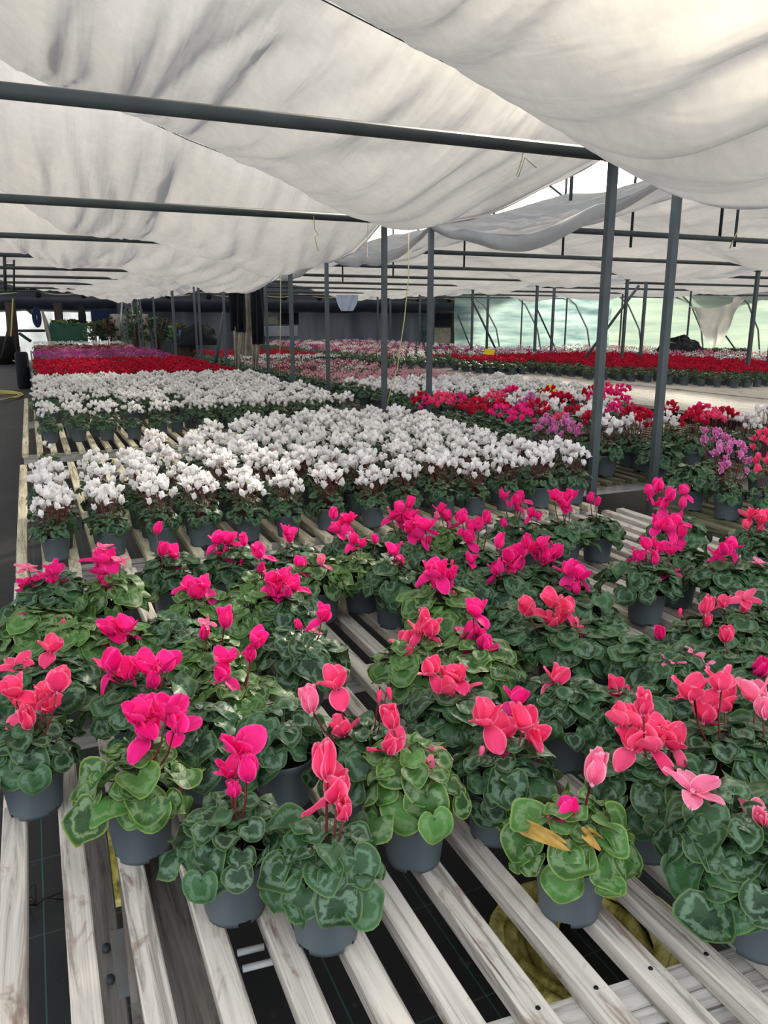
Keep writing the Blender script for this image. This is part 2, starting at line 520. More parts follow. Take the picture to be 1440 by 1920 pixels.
def post(X, Y, r, z1, label, group=None, lean=0.0, mat=None):
    t = thing('support_post', label, 'post', (X, Y, 0), 0, group)
    m = MB(); m.box((0, 0, z1 / 2), (r * 2, r * 1.6, z1)); m.build('shaft', mat or M['steel'], t)
    m = MB(); m.box((0, 0, z1 + .006), (r * 3.2, r * 3, .012)); m.build('cap_plate', M['steel_dark'], t)
    m = MB(); m.box((0, 0, .006), (.14, .14, .012)); m.build('base_plate', M['steel_dark'], t)
    return t
for k, Y in enumerate(YS[1:], 1):
    where = {1: 'rising through the near benches', 2: 'in the gap behind the near white flowers', 3: 'standing in the big white bed'}.get(k)
    r = .024
    for s, X in enumerate((3.11, 3.6)):
        if k <= 3:
            lab = 'grey steel post %s, %s of its pair' % (where, 'left' if s == 0 else 'right')
            post(X, Y, r, BZ - .03, lab)
        else:
            post(X, Y, .022, BZ - .03, 'thin far post of the middle row, %s pair from the camera, %s post' % (ORD[k - 1], 'left' if s == 0 else 'right'), 'far posts of the middle row')
for k, Y in enumerate([9.54, 12.64, 15.7, 18.65, 21.8, 25.0]):
    for s, X in enumerate((10.97, 11.45)):
        if k == 0:
            post(X, Y, .03, 2.35, 'grey post at the right edge beyond the empty bench, %s of its pair' % ('left' if s == 0 else 'right'))
        else:
            post(X, Y, .028, 2.35, 'grey post before the green netting, %s post of the %s pair from the right' % ('left' if s == 0 else 'right', ORD[k]), 'posts before the green netting')
for k, Y in enumerate([15.7, 18.8, 21.9, 25.0, 28]):
    for X in (18.85,):
        post(X, Y, .024, 2.5, 'distant slim post in front of the green netting wall, %s from the camera' % (ORD[k] if k else 'first'), 'slim posts at the netting')
# diagonal braces
def brace(p0, p1, D, label, r=.028, down=True):
    a = at_d(p0[0], p0[1], D); b = at_d(p1[0], p1[1], D)
    if down: b = a + (b - a) * ((a.z - .01) / (a.z - b.z))
    pipe('diagonal_brace', a, b, r, M['steel_dark'], label, 'brace', None, 8)
dd = depth_of((10.97, 12.64))
brace((1198, 535), (1100, 668), dd, 'dark diagonal brace crossing behind the tall near post on the right')
dd = depth_of((10.97, 18.65))
brace((884, 560), (932, 660), dd, 'dark diagonal brace beside the end of the long duct')
brace((1356, 623), (1388, 668), 28, 'short dark brace right of the hanging torn cloth')
brace((858, 590), (884, 655), 34, 'thin slanting brace at the left edge of the netting')
brace((1005, 575), (1028, 625), 27, 'thin brace between two posts before the netting')
dd = depth_of((4.2, 15.8))
brace((420, 585), (406, 668), dd, 'leaning dark strut just left of the hanging black curtain', .04)
# rafters of the outer roof
for k, Y in enumerate([2.2, 3.77, 5.3, 6.93, 8.4, 9.85, 12.75, 15.8, 18.8]):
    m = MB()
    m.tube([(3.36, Y, 2.5), (4.6, Y, 3.5), (6.0, Y, 4.25), (7.3, Y, 4.5), (8.6, Y, 4.25), (10, Y, 3.5), (11.2, Y, 2.5)], .022, 8)
    m.tube([(5.2, Y, 3.86), (5.2, Y, 2.6)], .018, 6)
    m.tube([(7.3, Y, 4.5), (7.3, Y, 2.5)], .018, 6)
    tag(m.build('roof_hoop', M['steel_dark']), 'steel roof hoop above the cloths by the bright gap, %s from the camera' % ORD[k], 'roof hoop', 'roof hoops above the gap')
for i, (X, z) in enumerate([(4.15, 3.18), (4.9, 3.7), (5.6, 4.1)]):
    pipe('purlin_wire', (X, 1, z), (X, 20, z), .006, M['steel_dark'], 'thin roof wire above the bright gap, %s' % ('lowest', 'middle one', 'highest')[i], 'wire', 'roof wires', 6)

# ------------------------------------------------------------ shade cloths
def interp(tab, x):
    if x <= tab[0][0]: return tab[0][1]
    for (a, za), (b, zb) in zip(tab, tab[1:]):
        if x <= b:
            return za + (zb - za) * (x - a) / (b - a)
    return tab[-1][1]
def profL(k):
    if k <= 2: h = [(3.11, 2.52), (1.35, 3.02), (-.6, 3.72)]
    elif k == 3: h = [(3.11, 2.36), (2.2, 2.39), (1.35, 2.47), (.5, 2.56), (.1, 2.85), (-.6, 3.25)]
    elif k == 4: h = [(3.11, 2.28), (1.35, 2.36), (.6, 2.46), (0, 2.62), (-.6, 2.9)]
    elif k < 7: h = [(3.11, 2.34), (2.3, 2.46), (1.35, 2.60), (.6, 2.68), (-.6, 2.95)]
    else: h = [(3.11, 2.30), (1.35, 2.50), (-.6, 2.85)]
    h = sorted(h)
    mir = [(-1.2 - x, z) for x, z in h if x > -.6][::-1]
    return mir + h
def profR(x0, x1, k):
    w = x1 - x0; m = (x0 + x1) / 2
    return [(x0, 2.46), (x0 + w * .24, 2.80), (m, 3.35), (x1 - w * .24, 2.80), (x1, 2.46)]
def cloth(span, k, label, nx, ny, group=None):
    x0, x1 = SPANS[span]
    y0, y1 = YS[k], YS[k + 1]
    if span == 0: pa, pb = profL(k), profL(k + 1)
    else: pa, pb = profR(x0, x1, k), profR(x0, x1, k + 1)
    w = x1 - x0
    anchors = [x0, -2.55, -.6, 1.35, x1] if span == 0 else [x0, x0 + w * .24, (x0 + x1) / 2, x1 - w * .24, x1]
    eave = {0: .42, 1: .17, 2: .2, 3: .22}.get(k, .12) if span == 0 else (.22 if span == 1 else .16)
    am = {0: .24, 1: .28, 2: .30, 3: .22}.get(k, .10) if span == 0 else .09
    aw = .04 if span == 0 else .03
    A_at = [eave, aw, .12, aw, eave]
    sd = span * 13.7 + k * 5.1
    def fn(u, v):
        X = x0 + u * w; Y = y0 + v * (y1 - y0)
        S = interp(pa, X) * (1 - v) + interp(pb, X) * v
        for i in range(4):
            if X <= anchors[i + 1] + 1e-6: break
        t = (X - anchors[i]) / (anchors[i + 1] - anchors[i])
        t = min(max(t, 0), 1)
        A = A_at[i] * (1 - t) + A_at[i + 1] * t + am * max(0, math.sin(PI * t)) ** .55
        par = max(0, 4 * v * (1 - v)) ** .85
        skew = .35 * (v - .5)
        wx = X + .28 * noise.noise(Vector((X * .35, Y * .55, sd)))
        f1 = noise.noise(Vector((wx * 2.2 + skew, Y * .35, sd + 3)))
        f2 = 1 - abs(noise.noise(Vector((wx * 4.0 + skew * 2, Y * .5, sd + 7)))) ** .7 * 2
        f3 = noise.noise(Vector((wx * 13, Y * .7, sd + 11)))
        env = max(0, math.sin(PI * v)) ** .45
        seam = math.exp(-((min(v, 1 - v)) * (y1 - y0) / .28) ** 2)
        wr_ = (.085 if span == 0 else .05) * f1 * env + (.058 if span == 0 else .085) * f2 * env + (.032 if span == 0 else .045) * f3 * env + seam * .012 * math.sin(X * 55 + 3 * math.sin(X * 7))
        return (X, Y, S - A * par + wr_ * (.3 + .7 * min(1, par + .15)) - (0 if 0 < v < 1 else 0))
    m = MB(); m.grid(fn, nx, ny)
    if span <= 1 and k <= 3:   # rolled hanging hem on the eave side of the near cloths
        xe = x1 if span == 0 else x0
        sgn = 1 if span == 0 else -1
        hem = .05 if span == 0 else .13
        def hf(u, v):
            X, Y, Z = fn(1.0 if span == 0 else 0.0, v)
            ripple = .03 * noise.noise(Vector((Y * 3, u * 2, sd)))
            return (X + sgn * (.03 * math.sin(u * 3) + ripple), Y, Z - u * hem * (.3 + .7 * math.sin(PI * v)))
        m.grid(hf, 3, ny)
    return tag(m.build('shade_cloth', M['fabric']), label, 'shade cloth', group)
for k in range(0, 9):
    lab = {0: 'huge white shade cloth directly overhead, sagging at the top right', 1: 'white shade cloth between the first and second cross beams, with a central crease',
           2: 'white shade cloth between the second and third cross beams', 3: 'low hanging white shade cloth behind the third cross beam'}.get(k)
    if lab: cloth(0, k, lab, 185, 40)
    else: cloth(0, k, 'far greyish shade cloth low over the left bay, %s cloth from the camera' % ORD[k], 90, 14, 'far cloths of the left bay')
for s in range(1, 5):
    for k in range(0, 9):
        if (span_mid := Vector(((SPANS[s][0] + SPANS[s][1]) / 2, (YS[k] + YS[k + 1]) / 2))).x * sy_ + span_mid.y * cy_ > 31.5: continue
        if s == 1 and k == 1: cloth(s, k, 'shade cloth with a thick grey hem hanging right of the bright roof gap', 120, 30)
        elif s == 1 and k == 0: cloth(s, k, 'shade cloth just right of the tall near posts at the picture edge', 120, 30)
        elif s >= 3 and k < 2: continue
        else: cloth(s, k, 'pale shade cloth in the %s right hand bay, %s from the camera' % (ORD[s - 1] if s > 1 else 'first', ORD[k]), 80 if s < 3 else 44, 16, 'cloths over the right hand bays')
fr = MB()  # plain roof sheet added past the last cloths to block direct sun
fr.grid(lambda u, v: (-5.2 + u * 26, 28.5 + v * 5.6, 3.15 + .10 * noise.noise(Vector((u * 20, v * 4, 5)))), 60, 12)
struct(fr.build('added_ceiling', M['fabric']))
# seam wires on the first two beams
def seam_line(k, label):
    pr = profL(k)
    pts = [(x, YS[k] - .01, interp(pr, x) - .012) for x in [3.1, 2.2, 1.35, .4, -.6, -1.6, -2.55, -4.3]]
    m = MB(); m.tube(pts, .0035, 5); tag(m.build('seam_wire', M['steel_dark']), label, 'wire')
seam_line(1, 'thin dark seam wire slanting up from the tall near post')
seam_line(2, 'thin dark seam wire slanting up above the second beam')

# ------------------------------------------------------------ benches
BT = .54
def bench(x0, x1, y0, y1, label, mat='slat', pitch=.107, w=.048, detail=True, slat_first=None, group=None, bars=None, legs=True, jit=.004):
    t = thing('slatted_bench', label, 'bench', ((x0 + x1) / 2, (y0 + y1) / 2, 0), 0, group)
    cx, cyy = (x0 + x1) / 2, (y0 + y1) / 2
    n = int((x1 - x0 - w) / pitch + 1e-6) + 1
    L = y1 - y0
    th = .036
    if detail:
        for i in range(n):
            x = x0 + w / 2 + i * pitch + rnd.uniform(-jit, jit)
            m = MB(); ll = L + rnd.uniform(-.03, .0)
            m.bevbox((0, 0, 0), (w * rnd.uniform(.95, 1.04), ll, th), .003)
            o = m.build('slat', M[mat], t)
            o.location = (x - cx, 0, BT - th / 2)
            o.rotation_euler = (0, 0, rnd.uniform(-.0012, .0012))
    else:
        m = MB()
        for i in range(n):
            m.box((x0 + w / 2 + i * pitch - cx, 0, BT - th / 2), (w, L, th))
        m.build('slatted_top', M[mat], t)
    for yb in (bars if bars is not None else [y0 + .12, (y0 + y1) / 2, y1 - .12]):
        m = MB(); m.box((0, yb - cyy, BT - th - .0355), (x1 - x0 - .01, .045, .068)); m.build('cross_bar', M['bar'], t)
    if legs:
        for yl in (y0 + .3, y1 - .3):
            for xl in (x0 + .12, (x0 + x1) / 2, x1 - .12):
                m = MB(); m.box((xl - cx, yl - cyy, (BT - .105) / 2), (.07, .07, BT - .107)); m.build('leg', M['leg_wood'], t)
    return t
# near bench: its slats run towards the camera
bench(-.152, 3.07, -.25, 3.36, 'long near bench of weathered grey slats under the hot pink cyclamens', bars=[2.1, 3.2])
bench(3.16, 6.4, -.25, 3.3, 'mossy slatted bench at the right edge under pink cyclamens', 'slat_moss', bars=[2.1, 3.2])
bench(-.15, 3.0, 3.47, 6.25, 'slatted bench carrying the near white cyclamens', 'slat_pale')
bench(3.08, 6.2, 3.96, 6.6, 'mossy slatted bench under the mixed red, white and pink cyclamens', 'slat_moss')
bench(-.14, 3.0, 6.79, 11.7, 'pale slatted bench with bare slat ends, in front of the white bed', 'slat_pale')
bench(3.7, 6.2, 6.9, 12.2, 'slatted bench under white and pale pink flowers beyond the mixed ones', 'slat_moss')
bench(-.02, 3.0, 12.0, 18.0, 'far left bench under red and purple flowers', 'slat_dull', detail=False)
bench(0.0, 3.0, 18.3, 30.5, 'farthest left bench under dark red and white flowers', 'slat_dull', detail=False)
bench(3.7, 6.2, 12.5, 20.5, 'far middle bench under small pink flowers', 'slat_dull', detail=False)
bench(7.0, 8.6, 15.4, 29.0, 'far bench of pink and white flowers before the grey wall', 'slat_dull', detail=False)
bench(8.7, 12.4, 15.4, 29.0, 'far bench of mixed flowers right of the middle', 'slat_dull', detail=False)
bench(7.0, 9.0, 5.9, 13.0, 'big empty slatted bench of bare grey boards on the right', 'slat', .082, .074, False)
bench(9.1, 12.6, 7.6, 15.1, 'bench with the red cyclamens, bare boards at its near end', 'slat', .082, .074, False)
bench(12.7, 16.5, 9.5, 20.0, 'far right bench of sparse green and white plants', 'slat_dull', .082, .074, False)

# slanting heavy cross bar at the lower right and boards under the near bench
a = at_z(930, 1915, BT - .036); b = at_z(1460, 1752, BT - .036)
dvec = (b - a); ang = math.atan2(dvec.y, dvec.x); mid_ = (a + b) / 2
m = MB(); m.box((0, 0, 0), (dvec.length + .5, .085, .07))
o = m.build('cross_bar', M['bar']); o.location = (mid_.x + .02, mid_.y - .042, BT - .036 - .036); o.rotation_euler = (0, 0, ang)
tag(o, 'thick pale cross bar under the slats at the lower right', 'timber bar')
m = MB(); m.box((0, 0, 0), (1.1, .07, .06))
o = m.build('cross_bar', M['bar']); o.location = (mid_.x + .12, mid_.y - .17, BT - .036 - .105); o.rotation_euler = (0, 0, ang + .25)
tag(o, 'second pale bar below the thick one at the lower right corner', 'timber bar')
# screws
for (px, py) in [(1245, 1805), (1347, 1779), (1134, 1845), (1435, 1745), (1020, 1885)]:
    p = at_z(px, py, BT)
    p.x = -.128 + .107 * round((p.x + .128) / .107)
    m = MB(); m.lathe([(.0, .0016), (.0035, .0015), (.0045, 0)], 8)
    o = m.build('screw', M['black']); o.location = p
    tag(o, 'small dark screw head in a slat at the lower right, %s' % {1245: 'third from the right', 1347: 'second from the right', 1134: 'fourth from the right', 1435: 'rightmost', 1020: 'leftmost and lowest'}[px], 'screw', 'screws in the near slats')
# board below slats
def board(px0, py0, px1, py1, z, w, th, label, mat='slat_dull'):
    a = at_z(px0, py0, z); b = at_z(px1, py1, z); d = b - a
    m = MB(); m.bevbox((0, 0, 0), (w, d.length, th))
    o = m.build('plank', M[mat]); o.location = (a + b) / 2; o.rotation_euler = (0, 0, math.atan2(d.y, d.x) - PI / 2)
    tag(o, label, 'plank')
board(300, 1620, 400, 1990, .43, .10, .03, 'wide grey board lying under the slats, lower left')
board(172, 1500, 218, 1990, .36, .055, .05, 'dark weathered rail hanging below the left slats')
board(226, 1560, 262, 1900, .47, .025, .05, 'slim dark metal rail beneath the third slat', 'slat_dull')
t = thing('leg_bracket', 'grey metal leg bracket with bolts under the left slats', 'bracket', at_z(240, 1800, .40))
m = MB(); m.box((0, 0, 0), (.05, .14, .03)); m.build('plate', M['steel_pale'], t)
for q in (-.04, .04):
    m = MB(); m.lathe([(0, .012), (.008, .012), (.008, 0)], 6, (-.035, q, 0)); m.build('bolt', M['steel_dark'], t)
for i, (q0, q1) in enumerate([((445, 1787), (495, 1775)), ((455, 1817), (522, 1800)), ((338, 1673), (356, 1671))]):
    pipe('plastic_tube', at_z(*q0, .30), at_z(*q1, .30), .007, M['white_plastic'], 'short white tube end under the near slats, %s' % ('upper of the pair' if i == 0 else 'lower of the pair' if i == 1 else 'alone at the left'), 'tube', 'white tube ends under the bench', 8)
m = MB()
for i in range(7):
    a0 = rnd.uniform(0, 6.28)
    m.tube([(0, 0, .004), (.03 * math.cos(a0), .03 * math.sin(a0), .012 + .006 * i), (.07 * math.cos(a0 + .6), .07 * math.sin(a0 + .6), .006)], .0016, 4)
o = m.build('twig_debris', M['black']); o.location = at_z(68, 1700, .0)
tag(o, 'small tangle of dark twigs on the black floor between left slats', 'debris')
# coil of olive pipe under the bench
t = thing('pipe_coil', 'coil of olive ribbed pipe lying under the near bench', 'pipe coil', (*at_z(1120, 1775, .05).xy, 0))
for q in range(5):
    R_ = .12 + q * .033
    m = MB()
    pts = [((R_ + .003 * math.sin(5 * a_)) * math.cos(a_), (R_) * math.sin(a_), .05 + .02 * (q % 2) + .03 * math.sin(a_ + q)) for a_ in [2 * PI * i / 40 for i in range(41)]]
    m.tube(pts, [.021 + .0025 * (i % 2) for i in range(41)], 8, False); m.build('coil_turn', M['pipe'], t)
m = MB(); m.box((0, 0, .12), (.11, .16, .24)); o = m.build('timber_block', M['pipe']); o.location = (*at_z(203, 1640, .05).xy, 0)
tag(o, 'mossy yellow-green timber block on the floor beside the left rail', 'block')

# ------------------------------------------------------------ cyclamen parts
POT_H, POT_R, POT_B = .118, .071, .054
def make_pot(n=28):
    m = MB()
    prof = [(0, .008), (POT_B - .004, .008), (POT_B - .002, .0), (POT_B, .0), (POT_B + .001, .009), (POT_R - .005, POT_H - .016), (POT_R - .003, POT_H - .014), (POT_R, POT_H - .002), (POT_R - .001, POT_H), (POT_R - .004, POT_H), (POT_R - .006, POT_H - .02)]
    m.lathe(prof, n, (0, 0, 0), (lambda i, k: i in (1, 2, 3) and k % 7 in (0, 1)) if n >= 20 else None)
    return m
pot_me = make_pot().mesh('pot', M['pot'])
pot_lo = make_pot(12).mesh('pot', M['pot'])
sm_ = MB(); sm_.grid(lambda u, v: ((POT_R - .008) * u * math.cos(2 * PI * v), (POT_R - .008) * u * math.sin(2 * PI * v), POT_H - .016 + .004 * noise.noise(Vector((u * 5 * math.cos(2 * PI * v), u * 5 * math.sin(2 * PI * v), 0)))), 4, 16)
soil_me = sm_.mesh('soil', M['soil'])

def leaf_shape(size, rr, nr=3, na=16, cup=.25, ruf=.10):
    """cordate blade: base notch at -Y, tip to +Y, centre near the stalk joint"""
    m = MB()
    ph = rr.uniform(0, 6); kf = rr.choice((2, 3, 3, 4)); fold = rr.uniform(-.1, .40); cup *= rr.uniform(-.6, 1.6); ruf *= rr.uniform(.8, 3.0); asp = rr.uniform(.86, 1.08)
    def pt(i, j):
        th = 2 * PI * j / na
        r = i / nr
        a = th - PI / 2
        lob = 1 - .62 * math.exp(-((min(th, 2 * PI - th)) / .36) ** 2)       # notch
        tip = 1 + .16 * math.exp(-((th - PI) / .38) ** 2)
        R = size * lob * tip * (1 + .03 * math.sin(5 * th + ph))
        x = R * r * math.cos(a) * asp; y = R * r * math.sin(a) + size * .25
        z = -cup * size * r * r + ruf * size * r ** 3 * math.sin(kf * th + ph) + fold * abs(x) - .12 * size * r
        return (x, y, z)
    b0 = len(m.v)
    m.v.append(Vector((0, size * .25, 0)))
    for i in range(1, nr + 1):
        for j in range(na): m.v.append(Vector(pt(i, j)))
    for j in range(na):
        j2 = (j + 1) % na
        m.face([0, 1 + j, 1 + j2], [(0, j / na), (1 / nr, j / na), (1 / nr, (j + 1) / na)])
        for i in range(1, nr):
            q = [1 + (i - 1) * na + j, 1 + i * na + j, 1 + i * na + j2, 1 + (i - 1) * na + j2]
            m.face(q, [(i / nr, j / na), ((i + 1) / nr, j / na), ((i + 1) / nr, (j + 1) / na), (i / nr, (j + 1) / na)])
    return m
def foliage(seed, n, R, H, s0, s1, nr=3, na=16, stalks=True, z0=POT_H - .01, light=.25, droop=1.0):
    rr = random.Random(seed)
    m = MB()
    lop = Vector((rr.uniform(-.012, .012), rr.uniform(-.012, .012), 0))
    for i in range(n):
        q = ((i + .5) / n) ** .62
        phi = i * 2.39996 + rr.uniform(-.35, .35)
        rho = R * q * rr.uniform(.86, 1.08)
        z = z0 + .008 + H * (1 - .85 * q * q) + rr.uniform(-.016, .018)
        size = (s0 + (s1 - s0) * rr.random() ** 1.5) * (.78 + .28 * q)
        tilt = (6 + 52 * q ** 1.6 * droop + rr.uniform(-24, 24))
        if q > .8 and rr.random() < .35 * droop:
            tilt += 25; z -= .012
        L = leaf_shape(size, rr, nr, na)
        Mx = Matrix.Translation(Vector((rho * math.cos(phi), rho * math.sin(phi), z)) + lop) @ Matrix.Rotation(phi - PI / 2 + rr.uniform(-.35, .35), 4, 'Z') @ Matrix.Rotation(-math.radians(tilt), 4, 'X') @ Matrix.Rotation(math.radians(rr.uniform(-18, 18)), 4, 'Y')
        lvv = min(1, max(0, rr.gauss(light, .28)))
        m.add(L, Mx, lvv)
        if stalks and i % 2 == 0:
            c = Vector((rho * math.cos(phi), rho * math.sin(phi), z)) + lop
            m2 = MB(); m2.tube([(.012 * math.cos(phi), .012 * math.sin(phi), z0 - .01), (c.x * .45, c.y * .45, z0 + (z - z0) * .8), c], .0014, 3, False)
            m.add(m2, None, 0.0)
    return m
def petal(m, length, width, lean, az, twist, curl, nu=6, nv=4, r0=.003, a=0.0):
    """a petal rising from the nose: lean measured from straight up"""
    ca, sa = math.cos(az), math.sin(az)
    def fn(u, v):
        t = v * 2 - 1
        w = width * .5 * (math.sin(PI * min(1, .10 + .83 * u ** .85))) ** .75 * (1 if u < .99 else .55)
        ln = lean + curl * (u - .3)
        # centre line integrated approx
        rr_ = r0 + length * u * math.sin(lean + curl * (u * .5 - .3))
        zz = length * u * math.cos(lean + curl * (u * .5 - .3))
        tw = twist * u
        # across vector (tangential) twisted about the petal axis
        ax = Vector((math.sin(ln), 0, math.cos(ln)))
        nrm_ = Vector((math.cos(ln), 0, -math.sin(ln)))
        tg = Vector((0, 1, 0))
        acr = tg * math.cos(tw) + nrm_ * math.sin(tw)
        up_ = nrm_ * math.cos(tw) - tg * math.sin(tw)
        p = Vector((rr_, 0, zz)) + acr * (w * t) + up_ * (-.30 * w * t * t + .0012 * math.sin(9 * u + 5 * t) + length * .055 * u * u * math.sin(6.5 * t + az * 3 + twist * 9))
        return (p.x * ca - p.y * sa, p.x * sa + p.y * ca, p.z)
    m.grid(fn, nu, nv, a)
def bloom(seed, kind='full', size=.042, nu=6, nv=4):
    rr = random.Random(seed)
    m = MB()
    n = 5
    for i in range(n):
        az = 2 * PI * i / n + rr.uniform(-.25, .25)
        if kind == 'full':
            lean = math.radians(rr.choice((8, 16, 24, 32)))
            if i == 4: lean = math.radians(rr.uniform(95, 150))
            if i == 3 and rr.random() < .5: lean = math.radians(rr.uniform(50, 80))
            petal(m, size * rr.uniform(.92, 1.12), size * rr.uniform(.74, .98), lean, az, rr.uniform(-.5, .5), rr.uniform(-.3, .5), nu, nv, a=rr.uniform(0, .5))
        elif kind == 'open':
            petal(m, size * rr.uniform(.95, 1.1), size * rr.uniform(.62, .78), math.radians(rr.uniform(62, 92)), az, rr.uniform(-.3, .3), rr.uniform(-.2, .4), nu, nv, a=rr.uniform(0, .6))
        elif kind == 'tight':
            petal(m, size * rr.uniform(.95, 1.1), size * rr.uniform(.60, .75), math.radians(rr.uniform(4, 20)), az, rr.uniform(-.7, .7), rr.uniform(-.5, .1), nu, nv, a=rr.uniform(0, .4))
        elif kind == 'curly':
            petal(m, size * rr.uniform(.7, .9), size * .40, math.radians(rr.uniform(20, 110)), az, rr.uniform(-2, 2), rr.uniform(-2, 2), nu, nv, a=rr.uniform(.3, 1))
        elif kind == 'small':
            petal(m, size * rr.uniform(.9, 1.15), size * rr.uniform(.7, .92), math.radians(rr.choice((5, 11, 18, 26, 60)) + rr.uniform(-5, 5)), az, rr.uniform(-.5, .5), rr.uniform(-.2, .4), nu, nv, a=rr.uniform(0, .5))
    # nose
    b0 = MB(); b0.lathe([(.0001, -.006), (.0035, -.004), (.0045, 0), (.004, .004)], 6)
    m.add(b0, None, 0.0)
    return m
def bud_mesh():
    m = MB(); m.lathe([(.0005, -.026), (.004, -.018), (.0062, -.008), (.005, 0), (.001, .003)], 8)
    for i, f in enumerate(m.f): m.uv[i] = [(.5, .5)] * len(f)
    return m
BLOOM = {}
def get_bloom(c, kind, v, size=.042):
    nu_, nv_ = 8, 6
    key = (c, kind, v)
    if key not in BLOOM:
        BLOOM[key] = bloom(hash((kind, v)) % 9999 if False else (v * 31 + len(kind) * 7), kind, size, nu_, nv_).mesh('flower', M[c])
    return BLOOM[key]
BUD = {c: bud_mesh().mesh('bud', M[c]) for c in 'hclm'}
FOL = {}
for tone in 'dg':
    for v in range(5):
        FOL[tone, v] = foliage(100 + v + (50 if tone == 'g' else 0), 52 + v * 2, .104, .078, .020, .039, light=.16 if tone == 'd' else .34).mesh('foliage', M['leaf_' + tone])
FOLN = {}
for tone in 'dg':
    for v in range(2):
        FOLN[tone, v] = foliage(300 + v, 46, .098, .080, .021, .041, nr=5, na=24, light=.2 if tone == 'd' else .36).mesh('foliage', M['leaf_' + tone])

# ------------------------------------------------------------ foreground plants
CN = {'h': 'hot pink', 'c': 'coral pink', 'l': 'light pink', 'm': 'purple white-edged', 'r': 'red', 'w': 'white', 'p': 'purple', 'd': 'dark red', 'k': 'pale pink'}
def near_plant(mode, x, y, tone, scale, flowers, label, near=False, buds=()):
    if mode == 'b': P = at_z(x, y, BT)
    else: P = at_z(x, y, BT + .155)
    rr = random.Random(int(x * 7 + y * 13))
    P = Vector((P.x, P.y, BT + .001))
    t = thing('potted_cyclamen', label, 'potted plant', P, rr.uniform(0, 6.28), 'pink cyclamens on the near bench')
    rz = t.rotation_euler.z
    link('pot', pot_me, t); link('soil', soil_me, t)
    fm = FOLN[tone, rr.randrange(2)] if near else FOL[tone, rr.randrange(5)]
    fs = scale * (1.14 if near else 1.24)
    link('foliage', fm, t, None, (0, 0, rr.uniform(0, 6.28)), (fs, fs, scale * rr.uniform(.97, 1.12)))
    D0 = depth_of(P)
    inv = Matrix.Rotation(-rz, 4, 'Z')
    for i, f in enumerate(flowers):
        fx, fy, c, kd = f[0], f[1], f[2], f[3]
        s = f[4] if len(f) > 4 else 1.0
        W_ = at_d(fx, fy, D0 + rr.uniform(-.035, .035))
        W_.z -= .018 * s
        W_.z = max(W_.z, P.z + POT_H + .055)
        loc = inv @ (W_ - P)
        tilt = Euler((rr.uniform(-.45, .25), rr.uniform(-.3, .3), rr.uniform(0, 6.28)))
        me = get_bloom(c, {'f': 'full', 'o': 'open', 't': 'tight', 'y': 'curly'}[kd], rr.randrange(5), .049)
        fo = link('flower', me, t, loc, tilt, s * rr.uniform(.95, 1.08))
        # stalk in the flower's own frame, ending in the crown of the plant
        RM = tilt.to_matrix().inverted(); sc_ = fo.scale[0]
        base = Vector((rr.uniform(-.015, .015), rr.uniform(-.015, .015), POT_H - .012))
        ctrl = [Vector(loc) + Vector((0, 0, -.002)), Vector(loc) + Vector((rr.uniform(-.004, .004), rr.uniform(-.004, .004), .007)) + (base - Vector(loc)).normalized() * .006, loc.lerp(base, .3) * 1 + Vector((loc.x * .10, loc.y * .10, 0)), loc.lerp(base, .65) + Vector((loc.x * .08, loc.y * .08, 0)), base]
        ctrl = [(RM @ (p - Vector(loc))) / sc_ for p in ctrl]
        m = MB(); m.tube(ctrl, [.0016, .0018, .002, .0022, .0025], 6, False)
        m.build('stem', M['stem'], fo)
    for (bx, by, c) in buds:
        W_ = at_d(bx, by, D0 - .02); loc = inv @ (W_ - P)
        bo = link('bud', BUD[c], t, loc, (rr.uniform(-.3, .3), rr.uniform(-.3, .3), 0))
        base = Vector((0, 0, POT_H - .012)); RM = bo.rotation_euler.to_matrix().inverted()
        ctrl = [RM @ (p - loc) for p in [loc, loc + Vector((0, 0, .008)), loc.lerp(base, .4), base]]
        m = MB(); m.tube(ctrl, .0014, 5, False); m.build('stem', M['stem'], bo)
    return t
